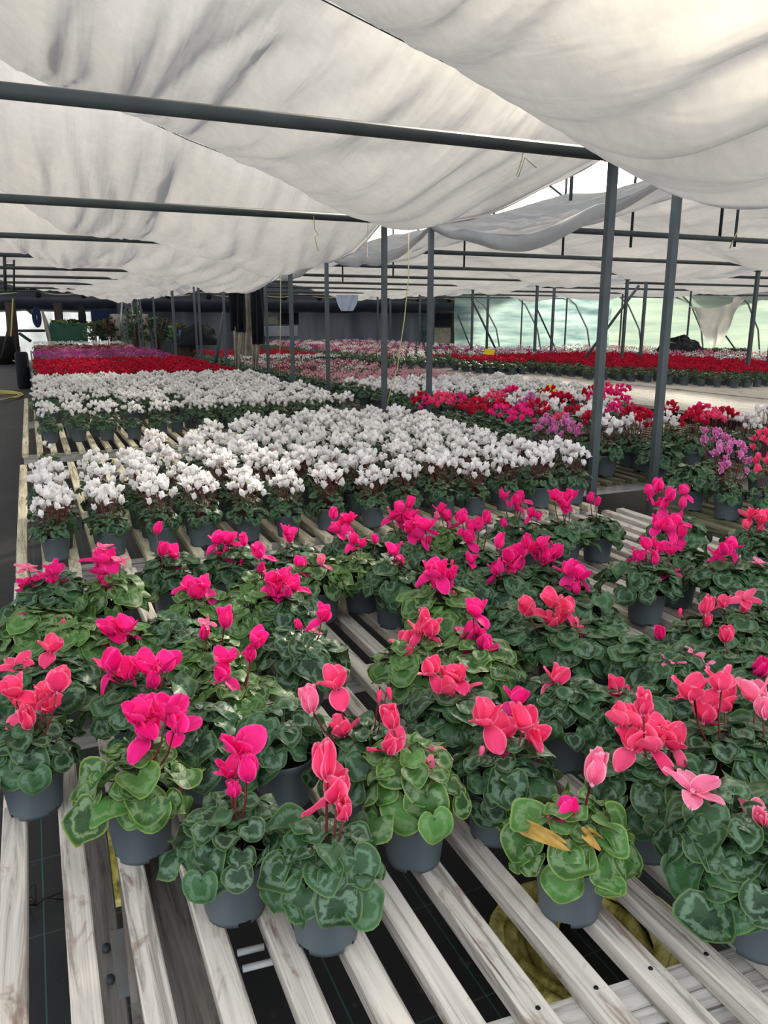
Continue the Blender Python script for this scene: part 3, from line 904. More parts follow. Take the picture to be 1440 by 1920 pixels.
NP = [
 ('b', 68, 1512, 'd', .98, [(28,1290,'c','f'),(45,1325,'c','f'),(52,1350,'c','t'),(82,1298,'c','f'),(106,1280,'c','f',1.1),(88,1320,'c','f')], 'coral pink cyclamen at the left edge, front row, in a full grey pot', 1, ()),
 ('b', 268, 1590, 'g', 1.05, [(258,1338,'h','f'),(272,1368,'h','f'),(292,1330,'h','f',1.1),(314,1322,'h','f'),(330,1358,'h','f'),(262,1388,'h','t')], 'hot pink cyclamen with a dense flower bunch, second pot from the left in front', 1, [(272,1455,'l'),(342,1465,'l')]),
 ('b', 442, 1700, 'd', 1.0, [(445,1392,'h','f',1.15),(465,1445,'h','t'),(430,1442,'h','f',.9),(440,1478,'h','t',.8)], 'cyclamen with three stacked hot pink flowers and one big drooping dark leaf in front', 1, ()),
 ('b', 612, 1750, 'd', 1.0, [(612,1438,'c','t',1.2),(630,1482,'c','f',1.15),(645,1518,'c','t',.9)], 'cyclamen with two tall coral flowers in the frontmost grey pot', 1, ()),
 ('b', 775, 1605, 'g', 1.05, [(738,1348,'c','t'),(730,1395,'c','f'),(746,1425,'c','f'),(790,1418,'l','y',.9),(815,1408,'l','y',.9),(808,1430,'l','y',.8)], 'cyclamen with curly withered pink flowers in the middle of the front', 1, ()),
 ('b', 930, 1560, 'd', 1.0, [(912,1345,'c','f',1.15),(938,1372,'c','f'),(982,1352,'c','f',1.1),(1000,1380,'c','f',.9)], 'cyclamen with four coral flowers in a deep grey pot left of the yellowing plant', 1, [(905,1400,'l')]),
 ('b', 1066, 1700, 'g', 1.02, [(1112,1450,'l','t',1.1),(1072,1524,'h','f',.9)], 'pale green cyclamen with yellowing curled leaves and one tall pink bloom', 1, [(1031,1530,'l'),(1140,1585,'l')]),
 ('b', 1212, 1590, 'd', 1.05, [(1165,1345,'c','f'),(1192,1350,'c','f'),(1208,1322,'c','t'),(1225,1392,'c','f',1.1),(1262,1388,'c','f',1.1),(1186,1392,'c','f',.9),(1240,1368,'c','f')], 'cyclamen with a big double bunch of coral flowers on dark stems, right of centre front', 1, ()),
 ('b', 1345, 1722, 'd', 1.08, [(1300,1465,'l','o',1.15),(1412,1528,'l','f',.95),(1432,1532,'l','t',.8)], 'cyclamen with one wide open light pink flower in the right front pot', 1, [(1380,1555,'c')]),
 ('f', 1350, 1420, 'd', 1.05, [(1298,1295,'c','f',1.15),(1322,1338,'c','f',1.1),(1350,1278,'c','f'),(1362,1316,'c','f',1.1)], 'cyclamen with large upright coral flowers behind the wide open bloom', 1, ()),
 ('f', 1445, 1430, 'd', 1.0, [(1418,1300,'l','f',1.1),(1436,1330,'l','t')], 'light pink cyclamen cut by the right edge in the second row', 1, ()),
 ('b', 535, 1500, 'd', 1.08, [], 'cyclamen with large dark leaves and no flowers behind the three stacked blooms', 1, ()),
 ('f', 690, 1410, 'd', 1.0, [(583,1318,'l','t',1.15),(645,1365,'c','f',.95),(630,1277,'c','f',.95)], 'cyclamen whose light pink flower leans out far to the left', 1, [(712,1295,'c'),(728,1290,'c')]),
 ('b', 570, 1318, 'd', 1.0, [(606,1152,'h','f'),(563,1172,'h','t',.6),(588,1176,'l','y',.6)], 'cyclamen beside the slat gap, one bright pink bloom above nodding buds', 0, ()),
 ('f', 440, 1310, 'g', 1.0, [(425,1230,'h','f'),(420,1262,'h','f',.9),(478,1198,'h','f'),(470,1228,'h','t',.8)], 'hot pink cyclamen with two separate tall stems left of the nodding buds', 0, ()),
 ('f', 395, 1235, 'g', 1.0, [(423,1163,'h','t',1.1),(382,1190,'h','t',.8),(386,1160,'l','y',.7)], 'green leaved cyclamen with a single egg-shaped pink flower and a small bud', 0, ()),
 ('f', 262, 1320, 'd', 1.05, [(211,1243,'h','f',1.15),(247,1255,'h','f',1.2),(278,1248,'h','f',1.2),(308,1242,'h','f',1.1),(290,1275,'h','t'),(230,1270,'h','f')], 'cyclamen with the widest hot pink bunch, directly behind the second front pot', 0, ()),
 ('f', 235, 1215, 'g', 1.0, [(207,1177,'h','f',1.1),(238,1176,'h','f',1.1),(222,1192,'h','f'),(250,1190,'h','t')], 'cyclamen with a low round hot pink bunch behind the widest one', 0, ()),
 ('f', 75, 1270, 'd', 1.0, [(30,1240,'c','o',.95),(92,1212,'c','f',.95),(58,1262,'c','t',.7)], 'coral cyclamen at the left edge just behind the front pot', 0, ()),
 ('f', 55, 1180, 'g', 1.05, [(46,1165,'h','t',.7)], 'leafy green cyclamen at the left edge with one small pink bloom', 0, [(118,1162,'c')]),
 ('f', 95, 1120, 'd', 1.0, [(50,1060,'l','o',.8),(85,1088,'h','f'),(102,1068,'h','f',1.05),(46,1103,'h','f',.9),(76,1105,'h','f'),(98,1092,'h','f')], 'hot pink cyclamen by the dark aisle in front of the first white pot', 0, ()),
 ('f', 205, 1120, 'g', 1.0, [(180,1045,'h','f',1.1),(203,1045,'h','f',1.1),(193,1068,'h','f',1.1),(196,1108,'h','t'),(203,1128,'h','t',.7),(192,1022,'l','o',.7),(225,1046,'l','o',.6)], 'tall hot pink cyclamen in front of the second white pot column', 0, ()),
 ('f', 320, 1080, 'd', 1.0, [(292,992,'h','t',.9),(302,1032,'h','t',1.05),(325,1036,'h','f'),(307,1066,'h','t',.8),(328,1058,'h','t',.8)], 'cyclamen with three upright hot pink blooms left of the thin four-flower bunch', 0, ()),
 ('f', 430, 1065, 'd', 1.0, [(406,1012,'h','f'),(430,1008,'h','f',1.2),(458,1015,'h','t',.9),(424,1036,'h','f')], 'hot pink cyclamen in the back row standing before the slanting bare slat', 0, [(452,1048,'h')]),
 ('f', 492, 1105, 'g', 1.0, [(487,1035,'h','f',1.1),(488,1066,'h','t',.8)], 'cyclamen with a single heart-shaped hot pink flower', 0, ()),
 ('f', 548, 1045, 'd', .95, [(536,994,'h','f'),(542,1010,'h','t',.8)], 'cyclamen with one pink flower before the gap of wooden slats', 0, ()),
 ('f', 600, 1085, 'g', 1.0, [(562,1058,'h','f'),(602,1052,'l','f',.75),(574,1085,'h','t',.8)], 'cyclamen with large yellow-green leaves at the edge of the slat gap', 0, ()),
 ('f', 372, 1150, 'g', 1.0, [(352,1100,'h','f',1.1),(368,1108,'h','f',1.1),(385,1095,'h','f'),(368,1130,'h','t')], 'cyclamen with a broad magenta bloom above pale ruffled leaves', 0, ()),
 ('f', 535, 1145, 'd', 1.05, [(508,1088,'h','f'),(528,1078,'h','f',1.05),(552,1096,'h','f',1.05),(505,1112,'h','t'),(543,1115,'h','t',.8),(520,1100,'h','f')], 'cyclamen with a six-flower hot pink bunch left of the slat gap', 0, ()),
 ('f', 655, 1030, 'd', 1.0, [(625,965,'h','t'),(645,978,'h','f'),(632,990,'h','f'),(655,972,'h','f'),(640,1000,'h','t',.8)], 'hot pink cyclamen in the back row right of the bare slats', 0, ()),
 ('f', 678, 1068, 'g', .98, [(662,1012,'h','f',.85),(676,1018,'h','f',.8),(704,1012,'h','t',.8)], 'cyclamen with short small pink blooms beside the heart-leaved one', 0, ()),
 ('f', 765, 1020, 'd', 1.0, [(735,965,'h','f'),(752,952,'h','f'),(766,944,'h','t'),(750,972,'h','f'),(768,965,'h','f')], 'cyclamen with a steep hot pink bunch touching the white bed', 0, ()),
 ('f', 792, 1050, 'd', 1.0, [(770,990,'h','f'),(785,1000,'h','f',1.15),(800,985,'h','f',1.15),(782,980,'h','f'),(795,1015,'h','f')], 'cyclamen with the fullest hot pink bunch at the middle of the back row', 0, ()),
 ('b', 738, 1170, 'd', 1.0, [(738,1030,'h','f',1.1),(740,1058,'h','t')], 'dark leaved cyclamen in a visible grey pot just right of the slat gap', 0, [(755,1045,'c')]),
 ('f', 845, 1010, 'g', .95, [(826,955,'h','f',.9),(836,968,'h','f',.9),(820,968,'l','t',.6)], 'back row cyclamen with a narrow mauve pink spike of blooms', 0, ()),
 ('f', 893, 1050, 'd', 1.0, [(866,972,'h','f'),(882,988,'h','f',1.1),(915,972,'h','t'),(898,985,'h','t',1.0),(880,1010,'h','f')], 'cyclamen with two ball-shaped pink buds to the right of its bunch', 0, ()),
 ('f', 960, 990, 'd', .95, [(945,928,'h','f'),(965,940,'h','f'),(978,932,'h','f',.9),(972,952,'h','t',.8)], 'back row cyclamen with four star-like pink blooms before the white pots', 0, ()),
 ('f', 1005, 1010, 'd', .95, [(996,962,'h','f',.8),(1008,966,'h','f',.7),(947,982,'h','t',.8)], 'cyclamen with small low pink blooms between two taller back row plants', 0, ()),
 ('f', 1060, 1000, 'd', 1.0, [(1040,930,'h','f'),(1055,935,'h','f',1.1),(1070,928,'h','f'),(1062,945,'h','f')], 'hot pink cyclamen in the last row just left of the tall near post', 0, ()),
 ('b', 1118, 1050, 'd', .95, [(1106,935,'h','t',.9),(1118,942,'h','t',.9)], 'cyclamen in a single grey pot at the foot of the tall near post', 0, ()),
 ('f', 965, 1105, 'd', 1.05, [(935,1018,'h','t'),(950,1040,'h','f',1.2),(970,1035,'h','f',1.2),(932,1068,'h','f'),(955,1072,'h','f'),(984,1018,'h','t'),(968,1060,'h','f',1.1)], 'cyclamen with the tallest hot pink bunch left of the magenta-purple bloom', 0, ()),
 ('f', 1025, 1090, 'd', 1.0, [(1005,1030,'h','f'),(1020,1040,'h','f'),(1040,1035,'h','f',1.05),(1012,1020,'h','f'),(1032,1050,'h','t')], 'cyclamen with an evenly spread row of hot pink blooms on bare stems', 0, ()),
 ('f', 1090, 1125, 'd', 1.0, [(1070,1068,'h','f',1.2),(1088,1078,'h','f',1.1),(1082,1105,'h','t',.8)], 'cyclamen with one large magenta-purple bloom', 0, ()),
 ('f', 835, 1145, 'g', 1.05, [(808,1068,'h','f',1.05),(826,1072,'h','f',1.15),(845,1078,'h','f'),(822,1098,'h','f'),(838,1100,'h','t')], 'cyclamen with thick bundled dark stems below its hot pink bunch', 0, [(850,1108,'c')]),
 ('f', 882, 1100, 'd', .95, [(882,1048,'h','f',.8)], 'dark cyclamen with one small rosy bloom and a thin closed bud', 0, [(848,1050,'c')]),
 ('f', 905, 1245, 'g', 1.05, [(890,1142,'h','f',1.0),(888,1190,'h','f',1.15),(905,1205,'h','f'),(912,1212,'h','t',.7)], 'bright green cyclamen with two magenta flowers one above the other', 0, ()),
 ('f', 775, 1235, 'g', .98, [(798,1160,'c','t'),(806,1180,'c','f',1.15),(790,1178,'c','f'),(765,1205,'c','f'),(762,1228,'c','t',.7)], 'cyclamen with puffed coral flowers right of the long empty slats', 0, ()),
 ('b', 1048, 1295, 'd', 1.05, [(992,1140,'c','f',1.1),(1035,1125,'c','f',1.05),(1062,1140,'c','f',1.0),(1040,1165,'c','f'),(1078,1170,'c','y',1.1),(1072,1190,'c','y',1.1),(1052,1155,'c','f'),(1035,1185,'c','t',.8)], 'coral cyclamen with curled ruffled petals in a dark pot near the centre right', 0, ()),
 ('f', 838, 1325, 'd', 1.0, [(808,1253,'c','f',.95),(842,1268,'c','f',.95),(862,1265,'c','f',.9),(845,1290,'c','f',.95),(880,1285,'c','y',.8)], 'cyclamen with a ragged chain of five coral flowers', 0, ()),
 ('b', 1050, 1430, 'd', .95, [(1042,1268,'c','f',1.05),(967,1312,'h','f',.85)], 'dark cyclamen full of small nodding buds under one lone coral flower', 0, [(1035,1350,'c'),(1062,1332,'c'),(1112,1318,'l')]),
 ('f', 1172, 1320, 'd', .95, [(1152,1285,'c','f',.8),(1165,1300,'c','o',.7)], 'dark cyclamen with one small thin-petalled coral flower', 0, ()),
 ('f', 1270, 1000, 'd', 1.0, [(1215,920,'h','f'),(1238,912,'h','f',1.1),(1255,930,'h','f',1.1),(1284,920,'h','f'),(1280,945,'h','t'),(1245,945,'h','f')], 'cyclamen with a tall magenta bunch against the right near post', 0, ()),
 ('f', 1275, 1060, 'd', 1.0, [(1232,982,'h','f'),(1252,988,'h','f',1.1),(1272,975,'h','f'),(1275,1000,'h','f'),(1262,1012,'h','t')], 'cyclamen whose magenta flowers overlap the pot plant in front on the right', 0, ()),
 ('b', 1208, 1165, 'd', 1.1, [(1195,1042,'h','f',.95),(1212,1020,'h','f'),(1235,1025,'h','f',1.05),(1260,1030,'h','f',.95),(1228,1050,'h','t'),(1255,1070,'h','o',.9),(1205,1062,'h','f',.8)], 'big cyclamen in a dark grey pot standing alone by bare slats on the right', 0, ()),
 ('f', 1355, 1090, 'd', 1.05, [(1345,1038,'h','f',1.0),(1358,1030,'h','f',1.0),(1370,1022,'h','f',.9),(1350,1055,'h','t',.8)], 'cyclamen with a small coral-pink bunch above a wide dark leaf carpet', 0, ()),
 ('f', 1425, 1020, 'd', 1.0, [(1405,965,'c','f'),(1422,970,'c','f'),(1438,968,'c','f'),(1402,985,'c','t',.8)], 'rosy cyclamen at the right edge above the light pink open bloom', 0, ()),
 ('f', 1432, 1085, 'd', 1.0, [(1428,1052,'l','o',.8)], 'cyclamen at the right edge with a light pink open bloom', 0, ()),
 ('f', 1318, 1200, 'd', 1.05, [(1318,1138,'c','t',1.0),(1324,1165,'c','t',.7)], 'cyclamen with a single closed coral flower and a drooping bud', 0, [(1276,1142,'c')]),
 ('f', 1388, 1185, 'd', 1.0, [(1358,1130,'c','f',.85),(1398,1115,'c','o',.9),(1395,1138,'c','t',.8)], 'cyclamen with flat spread coral petals near the right edge', 0, ()),
 ('f', 1385, 1262, 'd', 1.0, [(1362,1190,'c','t',1.0)], 'dark cyclamen with one rounded rose bloom leaning left on a long stem', 0, ()),
 ('f', 1205, 1230, 'd', 1.0, [(1240,1188,'h','t',.8)], 'flat dark cyclamen with one hanging pink flower in front of the lone pot', 0, ()),
 ('f', 1285, 1275, 'd', 1.0, [(1262,1232,'l','y',.8),(1302,1218,'l','y',.8),(1326,1238,'l','y',.6)], 'dark cyclamen with faded dusty pink blooms right of centre', 0, ()),
 ('f', 1440, 1300, 'd', 1.0, [(1425,1252,'h','t',1.1)], 'cyclamen at the right edge with a plump rose bloom', 0, ()),
 ('f', 150, 1200, 'g', 1.0, [], 'flowerless green cyclamen between the left edge plants and the bunches', 0, ()),
 ('f', 320, 1200, 'd', 1.0, [], 'flowerless cyclamen of dark leaves between the round bunch and the egg-shaped flower', 0, ()),
 ('f', 460, 1160, 'g', 1.0, [], 'flowerless ruffled pale green cyclamen left of the six-flower bunch', 0, ()),
 ('f', 1130, 1200, 'd', .95, [], 'flowerless dark cyclamen left of the lone grey pot', 0, ()),
 ('f', 960, 1180, 'd', .95, [], 'flowerless dark cyclamen behind the bright green one', 0, ()),
 ('f', 385, 1370, 'd', .95, [], 'flowerless cyclamen squeezed behind the second and third front pots', 0, ()),
 ('f', 1440, 1620, 'd', 1.0, [], 'leaves of a cyclamen cut off by the right edge in front', 0, ()),
 ('f', 1235, 855, 'd', 1.1, [], 'flowerless dark cyclamen between the right near post and the string', 0, ()),
 ('f', 1300, 905, 'd', 1.15, [], 'flowerless wide cyclamen left of the purple white-edged plant', 0, ()),
 ('f', 1440, 1180, 'd', 1.0, [], 'dark leaves of a cyclamen cut off by the right edge behind the rose bloom', 0, ()),
]
occupied = []
for row in NP:
    o = near_plant(row[0], row[1], row[2], row[3], row[4], row[5], row[6], bool(row[7]), row[8])
    occupied.append((o.location.x, o.location.y))
# withered leaves on the yellowing plant
P7 = at_z(1066, 1700, BT)
for root in [o for o in col.objects if o.name.startswith('potted_cyclamen') and 'yellowing curled' in o.get('label', '')]:
    for (px, py, s_) in [(990, 1552, .04), (1098, 1568, .032)]:
        L = leaf_shape(s_ * .55, random.Random(int(px)), 4, 18, 1.5, .9)
        o = L.build('withered_leaf', M['leaf_yellow'], root)
        W_ = at_d(px, py, depth_of(P7) - .075)
        o.location = Matrix.Rotation(-root.rotation_euler.z, 3, 'Z') @ (W_ - root.location)
        o.rotation_euler = (.7, 1.1 if px < 1050 else -.3, 1.2 if px < 1050 else 2.6); o.scale = (.55, .8, .8)
        o['label'] = 'curled yellow-brown leaf'

# ------------------------------------------------------------ bunch plants (white, mixed, far)
def stemmed(me_src, c, rr, lx, ly, lz, s):
    """bloom + stalk baked as one small mesh builder"""
    m = MB(); return m
WB = {}
def small_bloom(c, v):
    if (c, v) not in WB: WB[c, v] = bloom(500 + v * 17, 'small', .033, 4, 2)
    return WB[c, v]
def make_proto(c, v, nfl, tone, detail, spread=.085, h0=.235, h1=.31, name='potted_cyclamen'):
    rr = random.Random(v * 91 + ord(c))
    root = bpy.data.objects.new(name, None); col.objects.link(root)
    link('pot', pot_me if detail else pot_lo, root)
    if detail: link('soil', soil_me, root)
    key = ('fol', tone, v % 4, detail)
    if key not in WB:
        WB[key] = (foliage(700 + v % 4, 40, .105, .07, .020, .030, 2, 10, False, light=.2) if detail else foliage(800 + v % 4, 24, .105, .07, .026, .036, 1, 7, False, light=.2)).mesh('foliage', M['leaf_' + tone])
    link('foliage', WB[key], root)
    cl = MB()
    colors = c
    for i in range(nfl):
        q = math.sqrt((i + .5) / nfl); ph = i * 2.39996 + rr.uniform(-.3, .3)
        x = spread * q * math.cos(ph); y = spread * q * math.sin(ph)
        z = h1 - (h1 - h0) * q * rr.uniform(.5, 1.2) + rr.uniform(-.012, .012)
        s = rr.uniform(.85, 1.2)
        rot = Euler((rr.uniform(-.35, .35), rr.uniform(-.35, .35), rr.uniform(0, 6.28)))
        b = small_bloom(c, rr.randrange(5))
        if detail:
            if ('bm', c, id(b)) not in WB:
                mm = MB(); mm.add(b)
                WB['bm', c, id(b)] = mm.mesh('flower', M[c])
            fo = link('flower', WB['bm', c, id(b)], root, (x, y, z), rot, s)
            st = WB.get(('st', v, i))
            RM = rot.to_matrix().inverted()
            base = Vector((x * .15, y * .15, POT_H - .01)); L0 = Vector((x, y, z))
            ctrl = [(RM @ (p - L0)) / s for p in (L0, L0.lerp(base, .4) + Vector((x * .1, y * .1, 0)), base)]
            m = MB(); m.tube(ctrl, .0016, 4, False); m.build('stem', M['stem'], fo)
        else:
            cl.add(b, Matrix.Translation((x, y, z)) @ rot.to_matrix().to_4x4() @ Matrix.Scale(s, 4))
    if not detail: cl.build('flower_cluster', M[c], root)
    return root
protos = {}
used_proto = set()
def proto(c, v, nfl, tone, detail, **k):
    key = (c, v, detail)
    if key not in protos:
        protos[key] = make_proto(c, v, nfl, tone, detail, **k)
    return key
def place(key, x, y, label, group, z=BT + .001, scale=1.0):
    if key in used_proto: o = copy_tree(protos[key])
    else:
        o = protos[key]; used_proto.add(key)
    o.location = (x, y, z); o.rotation_euler = (0, 0, rnd.uniform(0, 6.28)); o.scale = (scale,) * 3
    tag(o, label, 'potted plant', group)
    return o

# near white block: nearest rows carry separate flowers
xs0 = 0.0
ROWN = ['front', 'second', 'third', 'fourth', 'fifth', 'sixth', 'seventh', 'eighth', 'ninth', 'tenth', 'eleventh', 'twelfth', 'thirteenth']
special = {(0, 0): 'white cyclamen at the aisle corner of the bench, standing a little apart',
           (0, 1): 'tall white cyclamen second from the aisle in the front row of whites',
           (0, 2): 'white cyclamen third from the aisle in the front row of whites',
           (0, 3): 'white cyclamen fourth from the aisle, with few flowers over round leaves'}
ROWC = ['first'] + ROWN[1:] + ['fourteenth']
for r in range(12):
    Y = 3.60 + r * .228
    for c in range(14):
        X = .03 + c * .213 + rnd.uniform(-.02, .02) + (.05 if r % 2 and c > 3 else 0)
        if X > 2.95: continue
        if r >= (5 if c < 3 else 8 if c < 5 else 10 if c < 7 else 12): continue      # short left columns
        if c < 5 and r in (3, 5) and c % 2: continue
        y = Y + rnd.uniform(-.03, .03)
        det = r < 4
        v = rnd.randrange(4)
        lab = special.get((r, c))
        if lab is None: lab = 'white cyclamen, %s from the aisle in the %s row of the near white block' % (ROWC[c], ROWN[r])
        key = proto('w', v, 14 + v * 3, 'd', det)
        place(key, X, y, lab, 'white cyclamens of the near block', scale=rnd.uniform(.92, 1.06))
# nearly bare pots in the left columns
def bare_pot(px, py, label, nf=3):
    P = at_z(px, py, BT); t = thing('potted_cyclamen', label, 'potted plant', (P.x, P.y, BT + .001), 0, 'white cyclamens of the near block')
    link('pot', pot_me, t); link('soil', soil_me, t)
    key = ('sparse', label)
    foliage(int(px), 12, .075, .03, .018, .024, 2, 10, True).build('foliage', M['leaf_g'], t)
    for i in range(nf):
        a_ = rnd.uniform(0, 6); L0 = Vector((.03 * math.cos(a_), .03 * math.sin(a_), .19 + rnd.uniform(-.02, .02)))
        mm = MB(); mm.add(small_bloom('w', i)); fo = mm.build('flower', M['w'], t); fo.location = L0
        m = MB(); m.tube([(0, 0, 0), (-L0.x * .8, -L0.y * .8, POT_H - .01 - L0.z)], .0016, 4, False); m.build('stem', M['stem'], fo)
bare_pot(97, 892, 'almost bare pot with two small white blooms at the aisle, before the slat ends', 2)
bare_pot(182, 910, 'sparse white cyclamen in a pot showing its brown soil', 3)

# mixed colours on the middle right bench
mixc = 'rhrwwhcrwhmcwr'
rm = random.Random(21)
bands = [('r', 'red'), ('w', 'white'), ('h', 'pink')]
MIX = []
for r in range(9):
    for c in range(9):
        X = 3.22 + c * .335 + rm.uniform(-.06, .06); Y = 4.12 + r * .29 + rm.uniform(-.06, .06)
        if X > 6.1: continue
        if X / Y > .88 and depth_of((X, Y)) > 6.35: continue
        MIX.append((X, Y, mixc[rm.randrange(len(mixc))], '%s in the %s row of the mixed bench' % (ORD[c] if c else 'leftmost', ORD[r] if r < 10 else 'last')))
for c in range(6):
    for r in range(4):
        X = 3.62 + c * .31 + rm.uniform(-.05, .05); Y = 2.35 + r * .32 + rm.uniform(-.06, .06)
        if X < 4 and Y < 3.0: continue
        MIX.append((X, Y, 'cchmlrw'[rm.randrange(7)], '%s in the %s row beside the right near post' % (ORD[c] if c else 'leftmost', ORD[r])))
WHERE = lambda x, y: ('behind the right near post' if y < 4.2 else 'before the empty bench' if x > 4.8 else 'around the yellow card' if y > 5.8 else 'right of the near white block')
for (X, Y, c, wh) in MIX:
    v = rm.randrange(3)
    key = proto(c, v, 11 + 2 * v, 'd', Y < 4.6, spread=.08, h0=.25, h1=.34)
    place(key, X, Y, '%s cyclamen, %s' % (CN[c], wh), 'cyclamens of the mixed bench', scale=rm.uniform(1.08, 1.25))
# purple white-edged plant
Pm = at_z(1362, 972, BT)
key = ('m', 99, True); protos[key] = make_proto('m', 99, 16, 'd', True, .10, .25, .36)
place(key, Pm.x, Pm.y, 'purple cyclamen with white-edged petals in a tall grey pot on the right', None, scale=1.12)
Pm = at_z(1436, 985, BT)
key = ('c', 98, True); protos[key] = make_proto('c', 98, 14, 'd', True, .09, .25, .34)
place(key, Pm.x, Pm.y, 'coral cyclamen with pale-edged petals at the right edge beside the purple one', None, scale=1.1)

# far beds: each bed beyond the first 300 plants is one object
LO = {}
def plant_parts(c, v, level):
    """pot, leaves and blooms of one plant as mesh builders"""
    key = (c, v, level)
    if key not in LO:
        rr = random.Random(v + 5)
        po = MB(); fl = MB()
        if level == 2:
            fo = foliage(950 + v, 22, .100, .07, .022, .034, 1, 7, False, light=.2)
            po.lathe([(POT_B, 0), (POT_R - .004, POT_H - .015), (POT_R, POT_H - .013), (POT_R, POT_H), (POT_R - .006, POT_H - .01), (0, POT_H - .02)], 12)
            n = 15
        else:
            fo = foliage(900 + v, 13, .10, .07, .034, .042, 1, 6, False, light=.2)
            po.lathe([(POT_B, 0), (POT_R, POT_H)], 7)
            n = 9 if level == 1 else 12
        for i in range(n):
            q = math.sqrt((i + .5) / n); ph = i * 2.4 + rr.uniform(-.3, .3)
            z = .305 - .075 * q * rr.uniform(.5, 1.2) + rr.uniform(-.014, .014)
            if level == 0: z -= .04
            T = Matrix.Translation((.088 * q * math.cos(ph), .088 * q * math.sin(ph), z))
            if level == 2:
                b = small_bloom(c, rr.randrange(5))
                T = T @ Euler((rr.uniform(-.35, .35), rr.uniform(-.35, .35), rr.uniform(0, 6.28))).to_matrix().to_4x4()
            else:
                b = MB()
                for p_ in range(4):
                    petal(b, .036 if level else .026, .030 if level else .022, math.radians(rr.choice((10, 25, 45))), p_ * 1.57 + rr.random(), 0, .2, 1, 1)
            fl.add(b, T)
        LO[key] = (po, fo, fl)
    return LO[key]
def bed(x0, x1, y0, y1, cols, pitch, stufflabel, mini=False, cond=None, bandf=None, seed=0, level=1):
    rr = random.Random(int(x0 * 10 + y0 * 7) + seed)
    nx = int((x1 - x0) / pitch); ny = int((y1 - y0) / pitch)
    A = MB(); A.mi = []
    for j in range(ny + 1):
        for i in range(nx + 1):
            X = x0 + i * pitch + rr.uniform(-.03, .03) + (pitch * .5 if j % 2 else 0); Y = y0 + j * pitch + rr.uniform(-.03, .03)
            if X > x1 or (cond and not cond(X, Y)): continue
            c = bandf(X, Y, rr) if bandf else cols[rr.randrange(len(cols))]
            po, fo, fl = plant_parts(c, rr.randrange(4), 0 if mini else level)
            T = Matrix.Translation((X, Y, BT + .001)) @ Matrix.Rotation(rr.uniform(0, 6.28), 4, 'Z') @ Matrix.Scale(rr.uniform(.93, 1.07), 4)
            for part, mi in ((po, 'pot'), (fo, 'leaf_d'), (fl, c)):
                n0 = len(A.f); A.add(part, T)
                A.mi += [mi] * (len(A.f) - n0)
    names = sorted(set(A.mi)); me = A.mesh('cyclamen_bed', [M[n_] for n_ in names])
    me.polygons.foreach_set('material_index', [names.index(n_) for n_ in A.mi]); me.update()
    tag(link('cyclamen_bed', me), stufflabel, 'flower bed', None, 'stuff')
nopost = lambda X, Y: all(abs(X - a_) > .1 or abs(Y - b_) > .1 for a_ in (3.11, 3.6, 10.97, 11.45) for b_ in YS + [9.54, 12.64, 15.7, 18.65])
ORDN = ['first', 'second', 'third', 'fourth', 'fifth', 'sixth', 'seventh', 'eighth', 'ninth', 'tenth', 'eleventh', 'twelfth', 'thirteenth', 'fourteenth', 'fifteenth']
for i in range(13):
    if i in (5,): continue
    X = .09 + i * .232; Y = 7.28 + rnd.uniform(-.04, .04) + (.10 if i > 4 else 0)
    v = rnd.randrange(4); key = proto('w', v, 14 + v * 3, 'd', False)
    place(key, X, Y, 'white cyclamen on the bare slat ends of the second white bench, %s from the aisle' % ORDN[i], 'white cyclamens on the bare slat ends')
bed(.06, 2.98, 7.56, 11.9, 'w', .235, 'rest of the big white cyclamen bed on the left', cond=lambda X, Y: not (X < 1.4 and Y < 9.3 and rnd.random() < .38), level=2)
bed(3.75, 6.1, 7.6, 9.5, 'w', .22, 'white cyclamen block beyond the mixed colours', cond=nopost, level=2)
bed(.12, 2.95, 12.25, 17.2, 'r', .275, 'red cyclamens in the left bed behind the whites', level=2)
bed(.15, 2.95, 17.6, 22.5, 'ppppm', .29, 'purple stripe of cyclamens in the left bed')
bed(.2, 2.95, 22.8, 27.6, 'dddk', .32, 'dark red small cyclamens at the far left', True)
bed(.2, 2.95, 28.2, 30.3, 'w', .30, 'white cyclamens along the far end of the left bed')
bed(3.8, 6.1, 9.8, 12.2, 'kkkk', .22, 'pale pink cyclamens in the middle bed', True)
bed(3.8, 6.1, 12.6, 15.6, 'kdkdw', .23, 'pink and dark red small cyclamens of the middle bed', True)
bed(3.8, 6.1, 15.9, 20.3, 'wrrr', .25, 'white and red cyclamens at the back of the middle bed', bandf=lambda X, Y, rr: 'w' if Y < 16.8 else 'r')
bed(7.1, 12.3, 15.6, 28.6, 'wkpdmkw', .27, 'purple, pink and white cyclamens before the grey wall', bandf=lambda X, Y, rr: 'wkpdmkwwp'[rr.randrange(9)] if noise.noise(Vector((X * .6, Y * .35, 1))) < .12 else 'wwd'[rr.randrange(3)])
bed(8.0, 12.5, 9.0, 15.0, 'r', .235, 'red cyclamen bed on the right behind the empty boards', cond=lambda X, Y: nopost(X, Y) and (X > 9.15 or Y > 12.9) and (Y + X * 2.6 > 35.0) and X > 8.2 and abs(X - 9.05) > .1, level=2)
bed(12.8, 16.3, 10.5, 19.6, 'wwkl', .30, 'sparse white and pink plants behind the red bed', cond=lambda X, Y: noise.noise(Vector((X * 1.3, Y * 1.3, 0))) > -.2)
bench(7.0, 9.0, 12.95 + .1, 15.3, 'short bench under the left part of the red bed', 'slat_dull', .082, .074, False)

